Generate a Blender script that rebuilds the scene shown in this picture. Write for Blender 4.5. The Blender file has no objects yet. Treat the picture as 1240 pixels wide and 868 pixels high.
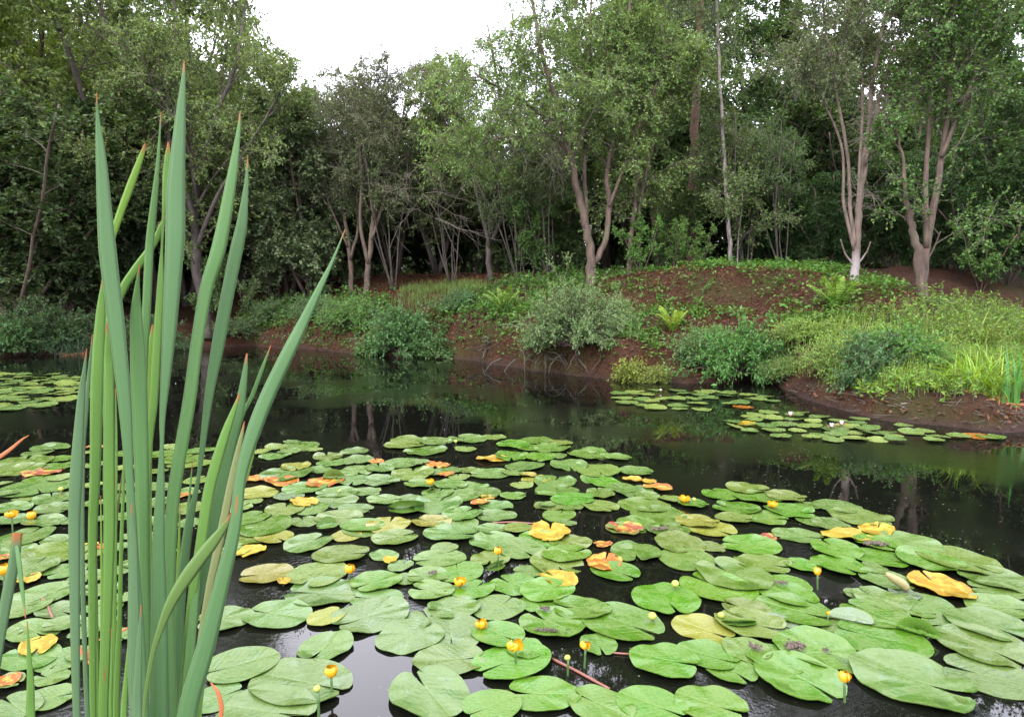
import bpy, math, random
import numpy as np
from math import radians as R, sin, cos, pi, atan2, sqrt

# ------------------------------------------------------------------ camera, sky, sun, exposure
S = bpy.context.scene
COL = S.collection
F_PX, CX, CY, CAM_H, PITCH = 839.0, 620.0, 434.0, 1.6, R(5.5)
cam_d = bpy.data.cameras.new('camera')
cam_d.sensor_width = 36.0
cam_d.lens = F_PX / 1240.0 * 36.0
cam_d.clip_start = 0.05
cam_d.clip_end = 600.0
cam = bpy.data.objects.new('camera', cam_d)
COL.objects.link(cam)
cam.location = (0, 0, CAM_H)
cam.rotation_euler = (pi / 2 - PITCH, 0, 0)
S.camera = cam

SUN_EL, SUN_AZ = R(46), R(205)          # behind the camera, a little to the left, through thick cloud
w = bpy.data.worlds.new('World')
S.world = w
w.use_nodes = True
wn, wl = w.node_tree.nodes, w.node_tree.links
for n in list(wn): wn.remove(n)
sky = wn.new('ShaderNodeTexSky'); sky.sky_type = 'NISHITA'; sky.sun_disc = False
sky.sun_elevation = SUN_EL; sky.sun_rotation = SUN_AZ
cl = wn.new('ShaderNodeTexNoise'); cl.inputs['Scale'].default_value = 2.2; cl.inputs['Detail'].default_value = 5
rmp = wn.new('ShaderNodeValToRGB')
rmp.color_ramp.elements[0].position = 0.3; rmp.color_ramp.elements[0].color = (0.79, 0.78, 0.95, 1)
rmp.color_ramp.elements[1].position = 0.7; rmp.color_ramp.elements[1].color = (0.93, 0.91, 1.0, 1)
tc = wn.new('ShaderNodeTexCoord')
wl.new(tc.outputs['Generated'], cl.inputs['Vector'])
wl.new(cl.outputs['Fac'], rmp.inputs['Fac'])
mulc = wn.new('ShaderNodeMix'); mulc.data_type = 'RGBA'; mulc.blend_type = 'MULTIPLY'; mulc.inputs[0].default_value = 1.0
mulc.inputs[7].default_value = (12, 12, 12, 1)
wl.new(rmp.outputs['Color'], mulc.inputs[6])
mixs = wn.new('ShaderNodeMix'); mixs.data_type = 'RGBA'; mixs.inputs[0].default_value = 0.9
wl.new(sky.outputs['Color'], mixs.inputs[6]); wl.new(mulc.outputs[2], mixs.inputs[7])
bg = wn.new('ShaderNodeBackground'); bg.inputs['Strength'].default_value = 0.15
wl.new(mixs.outputs[2], bg.inputs['Color'])
wo = wn.new('ShaderNodeOutputWorld'); wl.new(bg.outputs['Background'], wo.inputs['Surface'])

sd = bpy.data.lights.new('sun', 'SUN'); sd.energy = 1.5; sd.angle = R(25); sd.color = (1, 0.96, 0.9)
sun = bpy.data.objects.new('sun', sd); COL.objects.link(sun)
sun.rotation_euler = (pi / 2 - SUN_EL, 0, pi - SUN_AZ)
sun.location = (0, -5, 20)

S.view_settings.view_transform = 'Standard'
S.view_settings.look = 'None'
S.view_settings.gamma = 1.0
S.view_settings.exposure = 1.98
S.cycles.max_bounces = 6; S.cycles.diffuse_bounces = 3; S.cycles.glossy_bounces = 3
S.cycles.transmission_bounces = 3; S.cycles.transparent_max_bounces = 4
S.cycles.sample_clamp_indirect = 6.0

FOL = 0.80       # leaf colours below are written for a brighter film; real leaves are this much darker
# ------------------------------------------------------------------ helpers
rng = np.random.default_rng(7)
FWD = np.array([0, cos(PITCH), -sin(PITCH)]); UPV = np.array([0, sin(PITCH), cos(PITCH)]); RT = np.array([1.0, 0, 0])
CAMP = np.array([0, 0, CAM_H])

def ray(x, y): return RT * ((x - CX) / F_PX) + FWD - UPV * ((y - CY) / F_PX)
def on_z(x, y, z=0.0):
    d = ray(x, y); return CAMP + d * ((z - CAM_H) / d[2])
def at_Y(x, y, Y):
    d = ray(x, y); return CAMP + d * (Y / d[1])
def proj(P):
    P = np.asarray(P, float) - CAMP
    dep = P @ FWD
    return CX + F_PX * P[..., 0] / dep, CY - F_PX * (P @ UPV) / dep

def tag(o, label=None, cat=None, group=None, kind=None):
    if label: o['label'] = label
    if cat: o['category'] = cat
    if group: o['group'] = group
    if kind: o['kind'] = kind
    return o
def link(name, data, parent=None, loc=None):
    o = bpy.data.objects.new(name, data); COL.objects.link(o)
    if parent is not None: o.parent = parent
    if loc is not None: o.location = loc
    return o
def thing(name, loc, label, cat, group=None, rz=0.0):
    o = link(name, None); o.location = loc; o.rotation_euler = (0, 0, rz); o.empty_display_size = 0.1
    return tag(o, label, cat, group)

class MB:
    """collects quads and triangles, builds ONE mesh"""
    def __init__(s): s.v = []; s.q = []; s.t = []; s.n = 0; s.uv = []
    def add(s, v, q=None, t=None, mat=0, rnd=None, uv=None):
        v = np.asarray(v, float).reshape(-1, 3)
        if q is not None and len(q):
            q = np.asarray(q, int).reshape(-1, 4)
            s.q.append((q + s.n, np.full(len(q), mat), np.full(len(q), 0.5) if rnd is None else np.broadcast_to(rnd, len(q))))
        if t is not None and len(t):
            t = np.asarray(t, int).reshape(-1, 3)
            s.t.append((t + s.n, np.full(len(t), mat), np.full(len(t), 0.5) if rnd is None else np.broadcast_to(rnd, len(t))))
        s.v.append(v); s.uv.append(np.zeros((len(v), 3)) if uv is None else np.asarray(uv, float).reshape(-1, 3))
        s.n += len(v)
    def tube(s, pts, rad, sides=5, mat=0, cap=True):
        pts = np.asarray(pts, float); rad = np.asarray(rad, float); n = len(pts)
        T = np.gradient(pts, axis=0); T /= np.linalg.norm(T, axis=1)[:, None] + 1e-9
        ref = np.array([0.31, 0.17, 0.93]) if abs(T[0, 2]) < 0.8 else np.array([0.95, 0.2, 0.1])
        A = np.cross(T, ref); A /= np.linalg.norm(A, axis=1)[:, None] + 1e-9
        B = np.cross(T, A)
        an = np.arange(sides) * 2 * pi / sides
        v = pts[:, None, :] + rad[:, None, None] * (A[:, None, :] * np.cos(an)[None, :, None] + B[:, None, :] * np.sin(an)[None, :, None])
        i = np.arange(n - 1)[:, None] * sides; j = np.arange(sides)[None, :]; k = (j + 1) % sides
        q = np.stack([i + j, i + k, i + sides + k, i + sides + j], -1).reshape(-1, 4)
        t = None
        if cap:
            c = [[0, a + 1, a] for a in range(1, sides - 1)] + [[(n - 1) * sides, (n - 1) * sides + a, (n - 1) * sides + a + 1] for a in range(1, sides - 1)]
            t = np.array(c)
        s.add(v.reshape(-1, 3), q, t, mat)
    def mesh(s, name, mats, smooth=True, offset=None):
        V = np.concatenate(s.v) if s.v else np.zeros((0, 3))
        if offset is not None: V = V - np.asarray(offset)
        me = bpy.data.meshes.new(name)
        Q = np.concatenate([a for a, _, _ in s.q]) if s.q else np.zeros((0, 4), int)
        T = np.concatenate([a for a, _, _ in s.t]) if s.t else np.zeros((0, 3), int)
        mi = np.concatenate([b for _, b, _ in s.q] + [b for _, b, _ in s.t])
        rn = np.concatenate([c for _, _, c in s.q] + [c for _, _, c in s.t])
        me.vertices.add(len(V)); me.vertices.foreach_set('co', V.astype(np.float32).ravel())
        L = np.concatenate([Q.ravel(), T.ravel()])
        me.loops.add(len(L)); me.loops.foreach_set('vertex_index', L.astype(np.int32))
        nf = len(Q) + len(T)
        me.polygons.add(nf)
        st = np.concatenate([np.arange(len(Q)) * 4, len(Q) * 4 + np.arange(len(T)) * 3])
        me.polygons.foreach_set('loop_start', st.astype(np.int32))
        me.polygons.foreach_set('material_index', mi.astype(np.int32))
        me.polygons.foreach_set('use_smooth', np.full(nf, smooth))
        a = me.attributes.new('rnd', 'FLOAT', 'FACE'); a.data.foreach_set('value', rn.astype(np.float32))
        UV = np.concatenate(s.uv)
        if UV.any():
            a = me.attributes.new('uvw', 'FLOAT_VECTOR', 'POINT'); a.data.foreach_set('vector', UV.astype(np.float32).ravel())
        for m in (mats if isinstance(mats, (list, tuple)) else [mats]): me.materials.append(m)
        me.update(); me.validate()
        return me
    def build(s, name, mats, parent=None, smooth=True, loc=None, offset=None):
        return link(name, s.mesh(name, mats, smooth, offset), parent, loc)

# ------------------------------------------------------------------ materials
def newmat(name):
    m = bpy.data.materials.new(name); m.use_nodes = True
    nt = m.node_tree
    b = nt.nodes['Principled BSDF']
    return m, nt, nt.nodes, nt.links, b
def N(nt, t, **kw):
    n = nt.nodes.new(t)
    for k, v in kw.items():
        if k.startswith('_'): n.inputs[k[1:].replace('_', ' ')].default_value = v
        else: setattr(n, k, v)
    return n
def mixc(nt, a, b, fac, mode='MIX'):
    m = nt.nodes.new('ShaderNodeMix'); m.data_type = 'RGBA'; m.blend_type = mode
    for sock, val in ((m.inputs[0], fac), (m.inputs[6], a), (m.inputs[7], b)):
        if hasattr(val, 'is_output'): nt.links.new(val, sock)
        elif isinstance(val, (int, float)): sock.default_value = val
        else: sock.default_value = (*val, 1)
    return m.outputs[2]
def mth(nt, op, a, b=0.0, c=None):
    m = nt.nodes.new('ShaderNodeMath'); m.operation = op
    for i, val in enumerate((a, b) if c is None else (a, b, c)):
        if hasattr(val, 'is_output'): nt.links.new(val, m.inputs[i])
        else: m.inputs[i].default_value = val
    return m.outputs[0]
def ramp(nt, fac, pts):
    r = nt.nodes.new('ShaderNodeValToRGB'); el = r.color_ramp.elements
    while len(el) < len(pts): el.new(0.5)
    for e, (p, c) in zip(el, pts): e.position = p; e.color = (c, c, c, 1) if isinstance(c, (int, float)) else (*c, 1)
    nt.links.new(fac, r.inputs['Fac']); return r.outputs['Color']

def foliage_mat(name, gloss=0.55, transl=0.35, spread=0.6):
    """leaf colour comes from the object's colour; each leaf a little lighter or darker, some yellower"""
    m, nt, ns, ls, b = newmat(name)
    oi = N(nt, 'ShaderNodeObjectInfo'); at = N(nt, 'ShaderNodeAttribute', attribute_name='rnd')
    val = mth(nt, 'MULTIPLY_ADD', at.outputs['Fac'], spread * 1.3, 1 - spread * 0.6)
    hs = N(nt, 'ShaderNodeHueSaturation'); ls.new(oi.outputs['Color'], hs.inputs['Color']); ls.new(val, hs.inputs['Value'])
    h = mth(nt, 'MULTIPLY_ADD', mth(nt, 'FRACT', mth(nt, 'MULTIPLY', at.outputs['Fac'], 7.3)), -0.05, 0.525)
    ls.new(h, hs.inputs['Hue'])
    ls.new(hs.outputs['Color'], b.inputs['Base Color']); b.inputs['Roughness'].default_value = gloss
    b.inputs['Specular IOR Level'].default_value = 0.2
    tr = N(nt, 'ShaderNodeBsdfTranslucent')
    ls.new(mixc(nt, hs.outputs['Color'], (1.25, 1.2, 0.5), 1.0, 'MULTIPLY'), tr.inputs['Color'])
    mx = N(nt, 'ShaderNodeMixShader'); mx.inputs[0].default_value = transl
    ls.new(b.outputs[0], mx.inputs[1]); ls.new(tr.outputs[0], mx.inputs[2]); ls.new(mx.outputs[0], ns['Material Output'].inputs['Surface'])
    return m
M_LEAF = foliage_mat('leaf')
M_HERB = foliage_mat('herb_leaf', 0.5, 0.4, 0.5)
M_GRASS = foliage_mat('grass_blade', 0.45, 0.35, 0.4)

def bark_mat(name, c1, c2, sc=9.0, foot=None):
    m, nt, ns, ls, b = newmat(name)
    t = N(nt, 'ShaderNodeTexCoord'); mp = N(nt, 'ShaderNodeMapping'); mp.inputs['Scale'].default_value = (1, 1, 0.22)
    ls.new(t.outputs['Object'], mp.inputs['Vector'])
    n1 = N(nt, 'ShaderNodeTexNoise', _Scale=sc, _Detail=8.0, _Roughness=0.7); ls.new(mp.outputs[0], n1.inputs['Vector'])
    n2 = N(nt, 'ShaderNodeTexNoise', _Scale=1.7, _Detail=4.0); ls.new(t.outputs['Object'], n2.inputs['Vector'])
    c = mixc(nt, c1, c2, ramp(nt, n1.outputs['Fac'], [(0.35, 0.0), (0.62, 1.0)]))
    c = mixc(nt, c, (0.055, 0.065, 0.028), mth(nt, 'MULTIPLY', ramp(nt, n2.outputs['Fac'], [(0.5, 0.0), (0.68, 1.0)]), 0.55))
    if foot:       # whitish lichen on the lowest part of the trunk
        sz = N(nt, 'ShaderNodeSeparateXYZ'); ls.new(t.outputs['Object'], sz.inputs[0])
        c = mixc(nt, c, foot, ramp(nt, mth(nt, 'ADD', sz.outputs['Z'], mth(nt, 'MULTIPLY', n1.outputs['Fac'], 0.7)), [(0.75, 0.85), (1.0, 0.0)]))
    ls.new(c, b.inputs['Base Color']); b.inputs['Roughness'].default_value = 0.9
    bp = N(nt, 'ShaderNodeBump', _Strength=0.8, _Distance=0.03); ls.new(n1.outputs['Fac'], bp.inputs['Height']); ls.new(bp.outputs[0], b.inputs['Normal'])
    return m
M_BARK = bark_mat('willow_bark', (0.024, 0.016, 0.011), (0.085, 0.056, 0.040))
M_BARKD = bark_mat('dark_bark', (0.016, 0.013, 0.011), (0.055, 0.042, 0.034))
M_BARKR = bark_mat('pine_bark', (0.03, 0.013, 0.008), (0.075, 0.034, 0.019), 14)
M_BARKW = bark_mat('pale_bark', (0.05, 0.036, 0.028), (0.16, 0.115, 0.09), 9.0, (0.22, 0.195, 0.185))
M_BIRCH = bark_mat('birch_bark', (0.06, 0.05, 0.045), (0.24, 0.21, 0.19), 12)
M_TWIG = bark_mat('twig_bark', (0.03, 0.025, 0.018), (0.085, 0.07, 0.05), 20)
M_DEAD = bark_mat('dead_twig', (0.045, 0.038, 0.028), (0.12, 0.10, 0.075), 20)

def ground_mat():
    m, nt, ns, ls, b = newmat('woodland_soil')
    t = N(nt, 'ShaderNodeTexCoord'); o = t.outputs['Object']
    a = N(nt, 'ShaderNodeTexNoise', _Scale=1.1, _Detail=6.0, _Roughness=0.6); ls.new(o, a.inputs['Vector'])
    f = N(nt, 'ShaderNodeTexNoise', _Scale=22.0, _Detail=6.0, _Roughness=0.75); ls.new(o, f.inputs['Vector'])
    v = N(nt, 'ShaderNodeTexVoronoi', _Scale=30.0); ls.new(o, v.inputs['Vector'])
    c = mixc(nt, (0.012, 0.005, 0.0025), (0.056, 0.027, 0.014), ramp(nt, f.outputs['Fac'], [(0.35, 0.0), (0.65, 1.0)]))
    c = mixc(nt, c, (0.066, 0.026, 0.009), mth(nt, 'MULTIPLY', ramp(nt, a.outputs['Fac'], [(0.45, 0.0), (0.6, 1.0)]), 0.5))
    litter = mixc(nt, (0.016, 0.007, 0.004), (0.105, 0.052, 0.029), v.outputs['Color'])
    c = mixc(nt, c, litter, 0.45)
    g = N(nt, 'ShaderNodeTexNoise', _Scale=0.8, _Detail=5.0); mpp = N(nt, 'ShaderNodeMapping'); mpp.inputs['Location'].default_value = (7, 3, 1)
    ls.new(o, mpp.inputs['Vector']); ls.new(mpp.outputs[0], g.inputs['Vector'])
    c = mixc(nt, c, (0.04, 0.045, 0.012), mth(nt, 'MULTIPLY', ramp(nt, g.outputs['Fac'], [(0.5, 0.0), (0.62, 1.0)]), 0.6))
    # wet mud close to the waterline (height above the pond)
    sx = N(nt, 'ShaderNodeSeparateXYZ'); ls.new(o, sx.inputs[0])
    wet = ramp(nt, mth(nt, 'ADD', sx.outputs['Z'], mth(nt, 'MULTIPLY', a.outputs['Fac'], 0.12)), [(0.07, 1.0), (0.16, 0.0)])
    c = mixc(nt, c, mixc(nt, (0.022, 0.013, 0.010), (0.065, 0.040, 0.032), f.outputs['Fac']), mth(nt, 'MULTIPLY', wet, 0.8))
    ls.new(c, b.inputs['Base Color'])
    ls.new(mth(nt, 'MULTIPLY_ADD', wet, -0.35, 0.95), b.inputs['Roughness']); b.inputs['Specular IOR Level'].default_value = 0.12
    bp = N(nt, 'ShaderNodeBump', _Strength=1.0, _Distance=0.12)
    ls.new(mth(nt, 'ADD', f.outputs['Fac'], mth(nt, 'MULTIPLY', v.outputs['Distance'], 0.5)), bp.inputs['Height']); ls.new(bp.outputs[0], b.inputs['Normal'])
    return m
M_GROUND = ground_mat()

def water_mat():
    m, nt, ns, ls, b = newmat('pond_water')
    t = N(nt, 'ShaderNodeTexCoord'); o = t.outputs['Object']
    b.inputs['Base Color'].default_value = (0.0026, 0.0028, 0.002, 1)
    b.inputs['Roughness'].default_value = 0.02; b.inputs['IOR'].default_value = 1.42
    # drowned leaves and pollen flecks floating here and there
    s = N(nt, 'ShaderNodeTexNoise', _Scale=0.55, _Detail=3.0); ls.new(o, s.inputs['Vector'])
    sp = N(nt, 'ShaderNodeTexVoronoi', _Scale=26.0); ls.new(o, sp.inputs['Vector'])
    pick = mth(nt, 'LESS_THAN', sp.outputs['Distance'], 0.16)
    sep = N(nt, 'ShaderNodeSeparateColor'); ls.new(sp.outputs['Color'], sep.inputs[0])
    pick = mth(nt, 'MULTIPLY', pick, mth(nt, 'GREATER_THAN', sep.outputs[0], 0.80))
    pick = mth(nt, 'MULTIPLY', pick, ramp(nt, s.outputs['Fac'], [(0.45, 0.0), (0.6, 1.0)]))
    ls.new(mixc(nt, (0.0026, 0.0028, 0.002), (0.10, 0.085, 0.055), pick), b.inputs['Base Color'])
    ls.new(mth(nt, 'MULTIPLY_ADD', pick, 0.5, 0.015), b.inputs['Roughness'])
    # small ripples, in patches
    pn = N(nt, 'ShaderNodeTexNoise', _Scale=0.75, _Detail=2.0); mp = N(nt, 'ShaderNodeMapping'); mp.inputs['Location'].default_value = (3.1, 0.4, 0)
    ls.new(o, mp.inputs['Vector']); ls.new(mp.outputs[0], pn.inputs['Vector'])
    patch = ramp(nt, pn.outputs['Fac'], [(0.5, 0.0), (0.62, 1.0)])
    r1 = N(nt, 'ShaderNodeTexNoise', _Scale=34.0, _Detail=3.0, _Roughness=0.6); ls.new(o, r1.inputs['Vector'])
    r2 = N(nt, 'ShaderNodeTexNoise', _Scale=3.0, _Detail=2.0); ls.new(o, r2.inputs['Vector'])
    h = mth(nt, 'ADD', mth(nt, 'MULTIPLY', mth(nt, 'MULTIPLY', r1.outputs['Fac'], patch), 0.42), mth(nt, 'MULTIPLY', r2.outputs['Fac'], 0.09))
    bp = N(nt, 'ShaderNodeBump', _Strength=1.0, _Distance=0.0045); ls.new(h, bp.inputs['Height']); ls.new(bp.outputs[0], b.inputs['Normal'])
    return m
M_WATER = water_mat()

def pad_mat():
    m, nt, ns, ls, b = newmat('lily_pad_skin')
    oi = N(nt, 'ShaderNodeObjectInfo'); at = N(nt, 'ShaderNodeAttribute', attribute_name='uvw')
    sx = N(nt, 'ShaderNodeSeparateXYZ'); ls.new(at.outputs['Vector'], sx.inputs[0])
    t = N(nt, 'ShaderNodeTexCoord')
    off = N(nt, 'ShaderNodeCombineXYZ'); ls.new(mth(nt, 'MULTIPLY', oi.outputs['Random'], 40.0), off.inputs[0]); ls.new(mth(nt, 'MULTIPLY', oi.outputs['Random'], 17.0), off.inputs[1])
    va = N(nt, 'ShaderNodeVectorMath', operation='ADD'); ls.new(at.outputs['Vector'], va.inputs[0]); ls.new(off.outputs[0], va.inputs[1])
    n1 = N(nt, 'ShaderNodeTexNoise', _Scale=1.7, _Detail=3.0, _Distortion=0.6); ls.new(va.outputs[0], n1.inputs['Vector'])
    n2 = N(nt, 'ShaderNodeTexNoise', _Scale=7.0, _Detail=5.0, _Roughness=0.65); ls.new(va.outputs[0], n2.inputs['Vector'])
    n3 = N(nt, 'ShaderNodeTexNoise', _Scale=19.0, _Detail=3.0); ls.new(va.outputs[0], n3.inputs['Vector'])
    # pinnate veins: uvw.x along the midrib, |uvw.y| across
    ay = mth(nt, 'ABSOLUTE', sx.outputs['Y'])
    ph = mth(nt, 'SUBTRACT', sx.outputs['X'], mth(nt, 'MULTIPLY', ay, 0.75))
    ph = mth(nt, 'ADD', ph, mth(nt, 'MULTIPLY', n2.outputs['Fac'], 0.06))
    vein = mth(nt, 'POWER', mth(nt, 'ABSOLUTE', mth(nt, 'SINE', mth(nt, 'MULTIPLY', ph, 17.0))), 0.55)
    vein = mth(nt, 'SUBTRACT', 1.0, vein)
    rib = ramp(nt, ay, [(0.0, 1.0), (0.05, 0.0)])
    vr = mth(nt, 'MAXIMUM', mth(nt, 'MULTIPLY', vein, 0.55), rib)
    rn = N(nt, 'ShaderNodeAttribute', attribute_name='rnd'); hs = N(nt, 'ShaderNodeHueSaturation'); ls.new(oi.outputs['Color'], hs.inputs['Color'])
    ls.new(mth(nt, 'MULTIPLY_ADD', rn.outputs['Fac'], 0.6, 0.7), hs.inputs['Value']); ls.new(mth(nt, 'MULTIPLY_ADD', rn.outputs['Fac'], -0.06, 0.53), hs.inputs['Hue'])
    col = hs.outputs['Color']
    wet = ramp(nt, n1.outputs['Fac'], [(0.54, 0.0), (0.57, 1.0)])
    pale = mixc(nt, col, (0.115, 0.135, 0.045), mth(nt, 'MULTIPLY_ADD', n2.outputs['Fac'], 0.8, -0.24))
    c = mixc(nt, pale, col, wet)
    c = mixc(nt, c, mixc(nt, col, (0.12, 0.16, 0.04), 0.5), mth(nt, 'MULTIPLY', vr, 0.3))
    spot = ramp(nt, n3.outputs['Fac'], [(0.68, 0.0), (0.74, 1.0)])
    c = mixc(nt, c, (0.03, 0.022, 0.01), mth(nt, 'MULTIPLY', spot, 0.75))
    # yellowing rim on some
    rr = ramp(nt, mth(nt, 'ADD', sx.outputs['Z'], mth(nt, 'MULTIPLY', n2.outputs['Fac'], 0.2)), [(1.02, 0.0), (1.12, 1.0)])
    c = mixc(nt, c, (0.17, 0.15, 0.04), mth(nt, 'MULTIPLY', rr, 0.5))
    ls.new(c, b.inputs['Base Color'])
    ls.new(mth(nt, 'MULTIPLY_ADD', wet, -0.20, mth(nt, 'MULTIPLY_ADD', n2.outputs['Fac'], 0.25, 0.15)), b.inputs['Roughness'])
    ls.new(mth(nt, 'MULTIPLY_ADD', wet, 0.15, 0.34), b.inputs['Specular IOR Level'])
    hgt = mth(nt, 'ADD', mth(nt, 'MULTIPLY', vr, -0.14), mth(nt, 'MULTIPLY', n2.outputs['Fac'], 0.5))
    bp = N(nt, 'ShaderNodeBump', _Strength=0.5, _Distance=0.010); ls.new(hgt, bp.inputs['Height']); ls.new(bp.outputs[0], b.inputs['Normal'])
    return m
M_PAD = pad_mat()

def oldpad_mat():
    m, nt, ns, ls, b = newmat('dying_pad_skin')
    oi = N(nt, 'ShaderNodeObjectInfo'); at = N(nt, 'ShaderNodeAttribute', attribute_name='uvw')
    va = N(nt, 'ShaderNodeVectorMath', operation='ADD'); ls.new(at.outputs['Vector'], va.inputs[0])
    off = N(nt, 'ShaderNodeCombineXYZ'); ls.new(mth(nt, 'MULTIPLY', oi.outputs['Random'], 40.0), off.inputs[0]); ls.new(off.outputs[0], va.inputs[1])
    n1 = N(nt, 'ShaderNodeTexNoise', _Scale=2.0, _Detail=4.0); ls.new(va.outputs[0], n1.inputs['Vector'])
    n2 = N(nt, 'ShaderNodeTexNoise', _Scale=5.0, _Detail=6.0, _Roughness=0.7); ls.new(va.outputs[0], n2.inputs['Vector'])
    c = mixc(nt, oi.outputs['Color'], (0.24, 0.20, 0.025), ramp(nt, n1.outputs['Fac'], [(0.48, 0.0), (0.58, 0.7)]))
    c = mixc(nt, c, (0.13, 0.03, 0.01), ramp(nt, n2.outputs['Fac'], [(0.52, 0.0), (0.66, 0.85)]))
    ls.new(c, b.inputs['Base Color']); b.inputs['Roughness'].default_value = 0.4; b.inputs['Specular IOR Level'].default_value = 0.25
    bp = N(nt, 'ShaderNodeBump', _Strength=0.5, _Distance=0.01); ls.new(n2.outputs['Fac'], bp.inputs['Height']); ls.new(bp.outputs[0], b.inputs['Normal'])
    return m
M_OLDPAD = oldpad_mat()

def blade_mat():
    """reed leaf: uvw = (across 0..1, metres from the tip, spot seed)"""
    m, nt, ns, ls, b = newmat('reed_leaf')
    oi = N(nt, 'ShaderNodeObjectInfo'); at = N(nt, 'ShaderNodeAttribute', attribute_name='uvw')
    sx = N(nt, 'ShaderNodeSeparateXYZ'); ls.new(at.outputs['Vector'], sx.inputs[0])
    sc = N(nt, 'ShaderNodeCombineXYZ'); ls.new(mth(nt, 'MULTIPLY', sx.outputs['X'], 16.0), sc.inputs[0]); ls.new(mth(nt, 'MULTIPLY', sx.outputs['Y'], 2.0), sc.inputs[1]); ls.new(sx.outputs['Z'], sc.inputs[2])
    n1 = N(nt, 'ShaderNodeTexNoise', _Scale=1.0, _Detail=3.0); ls.new(sc.outputs[0], n1.inputs['Vector'])
    ln = mth(nt, 'SINE', mth(nt, 'MULTIPLY', sx.outputs['X'], 55.0))
    c = mixc(nt, oi.outputs['Color'], mixc(nt, oi.outputs['Color'], (1.5, 1.35, 1.0), 1.0, 'MULTIPLY'), n1.outputs['Fac'])
    c = mixc(nt, c, (0.14, 0.20, 0.085), ramp(nt, mth(nt, 'ABSOLUTE', mth(nt, 'SUBTRACT', sx.outputs['X'], 0.5)), [(0.44, 0.0), (0.5, 0.75)]))
    # the withered tip and a few rust spots
    tipn = mth(nt, 'ADD', sx.outputs['Y'], mth(nt, 'MULTIPLY', n1.outputs['Fac'], 0.02))
    c = mixc(nt, c, (0.25, 0.09, 0.03), ramp(nt, tipn, [(0.013, 1.0), (0.026, 0.0)]))
    sp = N(nt, 'ShaderNodeTexVoronoi', _Scale=1.0); s2 = N(nt, 'ShaderNodeCombineXYZ')
    ls.new(mth(nt, 'MULTIPLY', sx.outputs['X'], 1.7), s2.inputs[0]); ls.new(mth(nt, 'MULTIPLY', sx.outputs['Y'], 9.0), s2.inputs[1]); ls.new(sx.outputs['Z'], s2.inputs[2]); ls.new(s2.outputs[0], sp.inputs['Vector'])
    sep = N(nt, 'ShaderNodeSeparateColor'); ls.new(sp.outputs['Color'], sep.inputs[0])
    pk = mth(nt, 'MULTIPLY', ramp(nt, sp.outputs['Distance'], [(0.08, 1.0), (0.14, 0.0)]), mth(nt, 'GREATER_THAN', sep.outputs[0], 0.84))
    c = mixc(nt, c, (0.30, 0.06, 0.012), mth(nt, 'MULTIPLY', pk, 0.9))
    ls.new(c, b.inputs['Base Color']); b.inputs['Roughness'].default_value = 0.5; b.inputs['Specular IOR Level'].default_value = 0.3
    bp = N(nt, 'ShaderNodeBump', _Strength=0.1, _Distance=0.002); ls.new(ln, bp.inputs['Height']); ls.new(bp.outputs[0], b.inputs['Normal'])
    tr = N(nt, 'ShaderNodeBsdfTranslucent'); ls.new(mixc(nt, c, (1.1, 1.2, 0.6), 1.0, 'MULTIPLY'), tr.inputs['Color'])
    mx = N(nt, 'ShaderNodeMixShader'); mx.inputs[0].default_value = 0.2
    ls.new(b.outputs[0], mx.inputs[1]); ls.new(tr.outputs[0], mx.inputs[2]); ls.new(mx.outputs[0], ns['Material Output'].inputs['Surface'])
    return m
M_BLADE = blade_mat()

def plain(name, col, rough=0.5, var=0.25, sc=60.0, spec=0.4):
    m, nt, ns, ls, b = newmat(name)
    t = N(nt, 'ShaderNodeTexCoord'); n1 = N(nt, 'ShaderNodeTexNoise', _Scale=sc, _Detail=4.0); ls.new(t.outputs['Object'], n1.inputs['Vector'])
    ls.new(mixc(nt, tuple(x * (1 - var) for x in col), tuple(min(1, x * (1 + var)) for x in col), n1.outputs['Fac']), b.inputs['Base Color'])
    b.inputs['Roughness'].default_value = rough; b.inputs['Specular IOR Level'].default_value = spec
    return m
M_YELLOW = plain('yellow_sepal', (0.40, 0.20, 0.004), 0.35, 0.15)
M_YGREEN = plain('green_bud', (0.18, 0.22, 0.03), 0.4)
M_DISC = plain('stigma_disc', (0.32, 0.25, 0.02), 0.5)
M_STALK = plain('flower_stalk', (0.035, 0.075, 0.018), 0.4)
M_WHITE = plain('white_petal', (0.5, 0.47, 0.48), 0.5, 0.05)
M_PINK = plain('pink_sepal', (0.26, 0.08, 0.05), 0.5)
M_DEBRIS = plain('dead_matter', (0.055, 0.042, 0.03), 0.9, 0.6, 150)
M_REDSTEM = plain('red_stem', (0.12, 0.045, 0.03), 0.5, 0.3)
M_BUDPALE = plain('pale_bud', (0.15, 0.135, 0.055), 0.5, 0.2, 40)
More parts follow.
